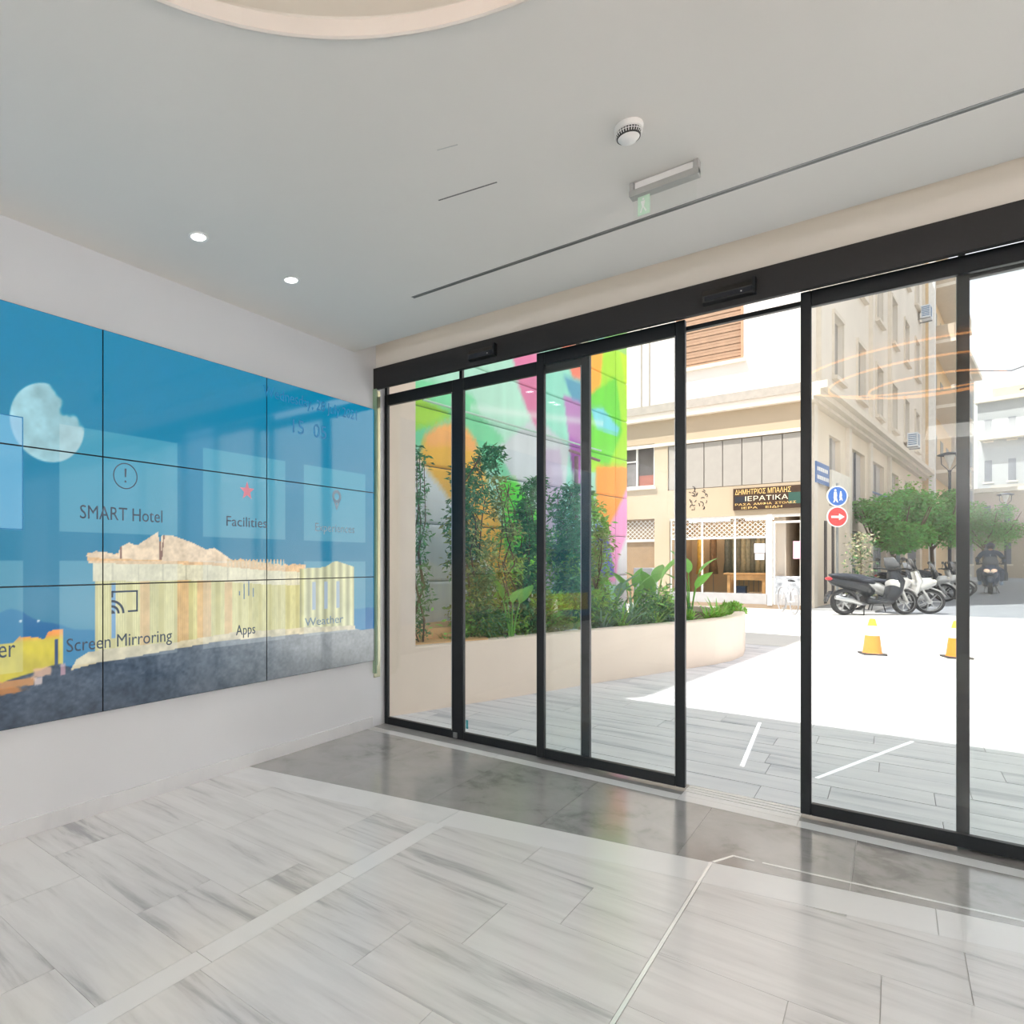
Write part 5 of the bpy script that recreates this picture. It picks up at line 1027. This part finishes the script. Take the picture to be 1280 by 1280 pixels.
# flowers pot with pale bush behind the dark scooter
r = random.Random(12); t = empty('oleander', (-.75, 22.6, 0), 0, 'pale flowering bush in a pot behind the dark scooter', 'plant'); MB().lathe([(.01, 0), (.18, 0), (.25, .45), (.22, .45), (.2, .38), (.01, .38)], 18).build('pot', M('pot_white', (220, 214, 206), .7), t, local=True)
leaves([(r.gauss(0, .16), r.gauss(0, .16), r.uniform(.4, 2.2)) for i in range(500)], .11, 'foliage', M('leaf_pale', (196, 186, 150), .6, island=.3), t, seed=6); leaves([(r.gauss(0, .17), r.gauss(0, .17), r.uniform(.4, 2.2)) for i in range(260)], .12, 'foliage', leaf_d, t, seed=7); MB().loft([(0, 0, .3), (.03, 0, 1.2), (0, .03, 2.0)], [.02, .015, .008], 5).build('stem', wood, t, local=True)

# rider coming down the street, facing the doors
def skin_body(name, J, E, mat, parent, lv=2):
    me = bpy.data.meshes.new(name); me.from_pydata([j[:3] for j in J], E, []); o = bpy.data.objects.new(name, me); COL.objects.link(o); o.parent = parent
    sk_ = o.modifiers.new('skin', 'SKIN'); sk_.use_smooth_shade = True; ss = o.modifiers.new('sub', 'SUBSURF'); ss.levels = lv; ss.render_levels = lv
    for i, j in enumerate(J): me.skin_vertices[0].data[i].radius = (j[3], j[4] if len(j) > 4 else j[3])
    me.skin_vertices[0].data[0].use_root = True; me.materials.append(mat); return o
RL = (3.14, 38.25, 0); RRZ = math.atan2(-38.25, -3.14)
rs = scooter('dark blue scooter ridden straight towards the square', RL, RRZ, navy, 1.25, None, M('navy_panel', (44, 62, 92), .35))
MB().sphere((.86, .09, .80), (.04, .08, .06), 10, 7).build('indicator', M('warm_lamp', (250, 214, 190), emit=.6), rs, local=True, smooth=True); MB().sphere((.86, -.09, .80), (.04, .08, .06), 10, 7).build('indicator', M('warm_lamp'), rs, local=True, smooth=True)
pr = empty('person', RL, RRZ, 'rider in dark blue jacket and helmet sitting astride the dark blue scooter', 'person', s=1.25)
J = [(-.35, 0, .92, .17, .14), (-.30, 0, 1.1, .16, .13), (-.24, 0, 1.30, .2, .14), (-.2, 0, 1.43, .11), (-.17, 0, 1.52, .06),
     (-.18, .2, 1.40, .085), (-.05, .33, 1.18, .06), (.22, .31, 1.07, .042), (-.18, -.2, 1.40, .085), (-.05, -.33, 1.18, .06), (.22, -.31, 1.07, .042),
     (-.25, .13, .87, .11), (.16, .28, .78, .085), (.18, .26, .42, .055), (-.25, -.13, .87, .11), (.16, -.28, .78, .085), (.18, -.26, .42, .055)]
E = [(0, 1), (1, 2), (2, 3), (3, 4), (3, 5), (5, 6), (6, 7), (3, 8), (8, 9), (9, 10), (0, 11), (11, 12), (12, 13), (0, 14), (14, 15), (15, 16)]
skin_body('clothed_body', J, E, M('navy_jacket', (52, 66, 88), .7, var=.1), pr)
MB().sphere((-.13, 0, 1.60), (.095, .08, .115), 16, 12).build('head', M('skin_tone', (206, 160, 132), .6), pr, local=True, smooth=True)
MB().sphere((-.145, 0, 1.635), (.13, .12, .13), 18, 12).build('helmet', M('helmet_dark', (50, 58, 74), .3), pr, local=True, smooth=True)
MB().sphere((-.05, 0, 1.62), (.05, .09, .05), 12, 8).build('visor', M('visor_dark', (30, 34, 40), .1), pr, local=True, smooth=True)
for sy in (-1, 1):
    MB().loft([(.1, sy*.26, .42), (.17, sy*.26, .34), (.34, sy*.27, .325)], [(.05, .05), (.055, .045), (.035, .025)], 10).build('shoe', M('shoe_pale', (150, 170, 196), .6), pr, local=True, smooth=True)
    b = MB(); b.loft([(.22, sy*.31, 1.06), (.29, sy*.31, 1.045)], [(.04, .022), (.042, .025)], 8)
    for k in range(4): y_ = sy*(.278+k*.021); b.loft([(.28, y_, 1.055), (.325, y_, 1.05), (.335, y_, 1.015), (.305, y_, 1.0)], [.011, .0105, .010, .009], 6)
    b.loft([(.24, sy*.275, 1.05), (.27, sy*.262, 1.02), (.30, sy*.262, 1.0)], [.013, .012, .010], 6); b.build('hand', M('glove_dark', (44, 48, 54), .7), pr, local=True, smooth=True)
MB().box(-.098, -.088, -.008, .008, 1.0, 1.36).build('zip_stripe', M('stripe_pale', (190, 200, 214), .5), pr, local=True)

# white bicycle leaning by the shop door
def bicycle(x, y, rz):
    t = empty('bicycle', (x, y, 0), rz, 'white bicycle parked before the shop door', 'bicycle'); wf = M('bike_white', (232, 232, 234), .4)
    for xx, nm in ((-.5, 'rear_wheel'), (.5, 'front_wheel')):
        q = MB().lathe([(.33, -.015), (.345, 0), (.33, .015), (.315, 0)], 32, (xx, 0, .34), axis='y', closed=True).build(nm, M('tyre_grey', (150, 150, 152), .7), t, local=True)
        b = MB()
        for i in range(14): a = 2*pi*i/14; b.tube((xx, 0, .34), (xx+.32*cos(a), 0, .34+.32*sin(a)), .002, 4)
        b.build('spokes', alu, q, local=True)
    b = MB(); S_ = [(-.5, 0, .34), (-.08, 0, .3), (-.2, 0, .78), (.36, 0, .72), (.33, 0, .86)]
    for p, q in ((0, 1), (0, 2), (1, 2), (1, 3), (2, 3), (3, 4)): b.tube(S_[p], S_[q], .018, 8)
    b.build('frame', wf, t, local=True); MB().tube((.36, 0, .74), (.5, 0, .34), .014, 8).build('fork', wf, t, local=True)
    MB().loft([(-.33, 0, .86), (-.2, 0, .87), (-.05, 0, .86)], [(.08, .02), (.06, .025), (.02, .015)], 10).build('saddle', black_pl, t, local=True, smooth=True); MB().loft([(.3, .28, .95), (.36, .12, .93), (.33, 0, .86), (.36, -.12, .93), (.3, -.28, .95)], .012, 6).build('handlebar', alu, t, local=True)
    b = MB(); b.lathe([(.09, -.004), (.09, .004)], 20, (-.08, .03, .3), axis='y'); b.tube((-.08, .05, .3), (-.04, .05, .14), .01, 6); b.box(-.09, .01, .05, .14, .125, .145); b.tube((-.08, -.05, .3), (-.12, -.05, .46), .01, 6); b.box(-.17, -.07, -.14, -.05, .455, .475); b.build('crank', alu, t, local=True)
bicycle(-2.15, 19.9, radians(112))
# overhead wires
b = MB(); b.loft([(5.2, 40, 10.3), (4.0, 40.5, 10.0), (2.2, 41.2, 10.5)], .022, 5); tag(b.build('overhead_wire', M('wire_dark', (80, 84, 92), .6)), 'thin dark cross wire over the street', 'wire')
b = MB(); b.loft([(5.05, 40, 16), (5.06, 40, 10.2), (4.95, 40, 4.8)], .022, 5); b.sphere((5.06, 40, 10.25), .09, 8, 6); b.loft([(4.2, 40, 9.0), (5.2, 40, 9.25)], .04, 5); tag(b.build('hanging_wire', M('wire_dark')), 'dark vertical hanging wire with small clamp in the sky at the right', 'wire')
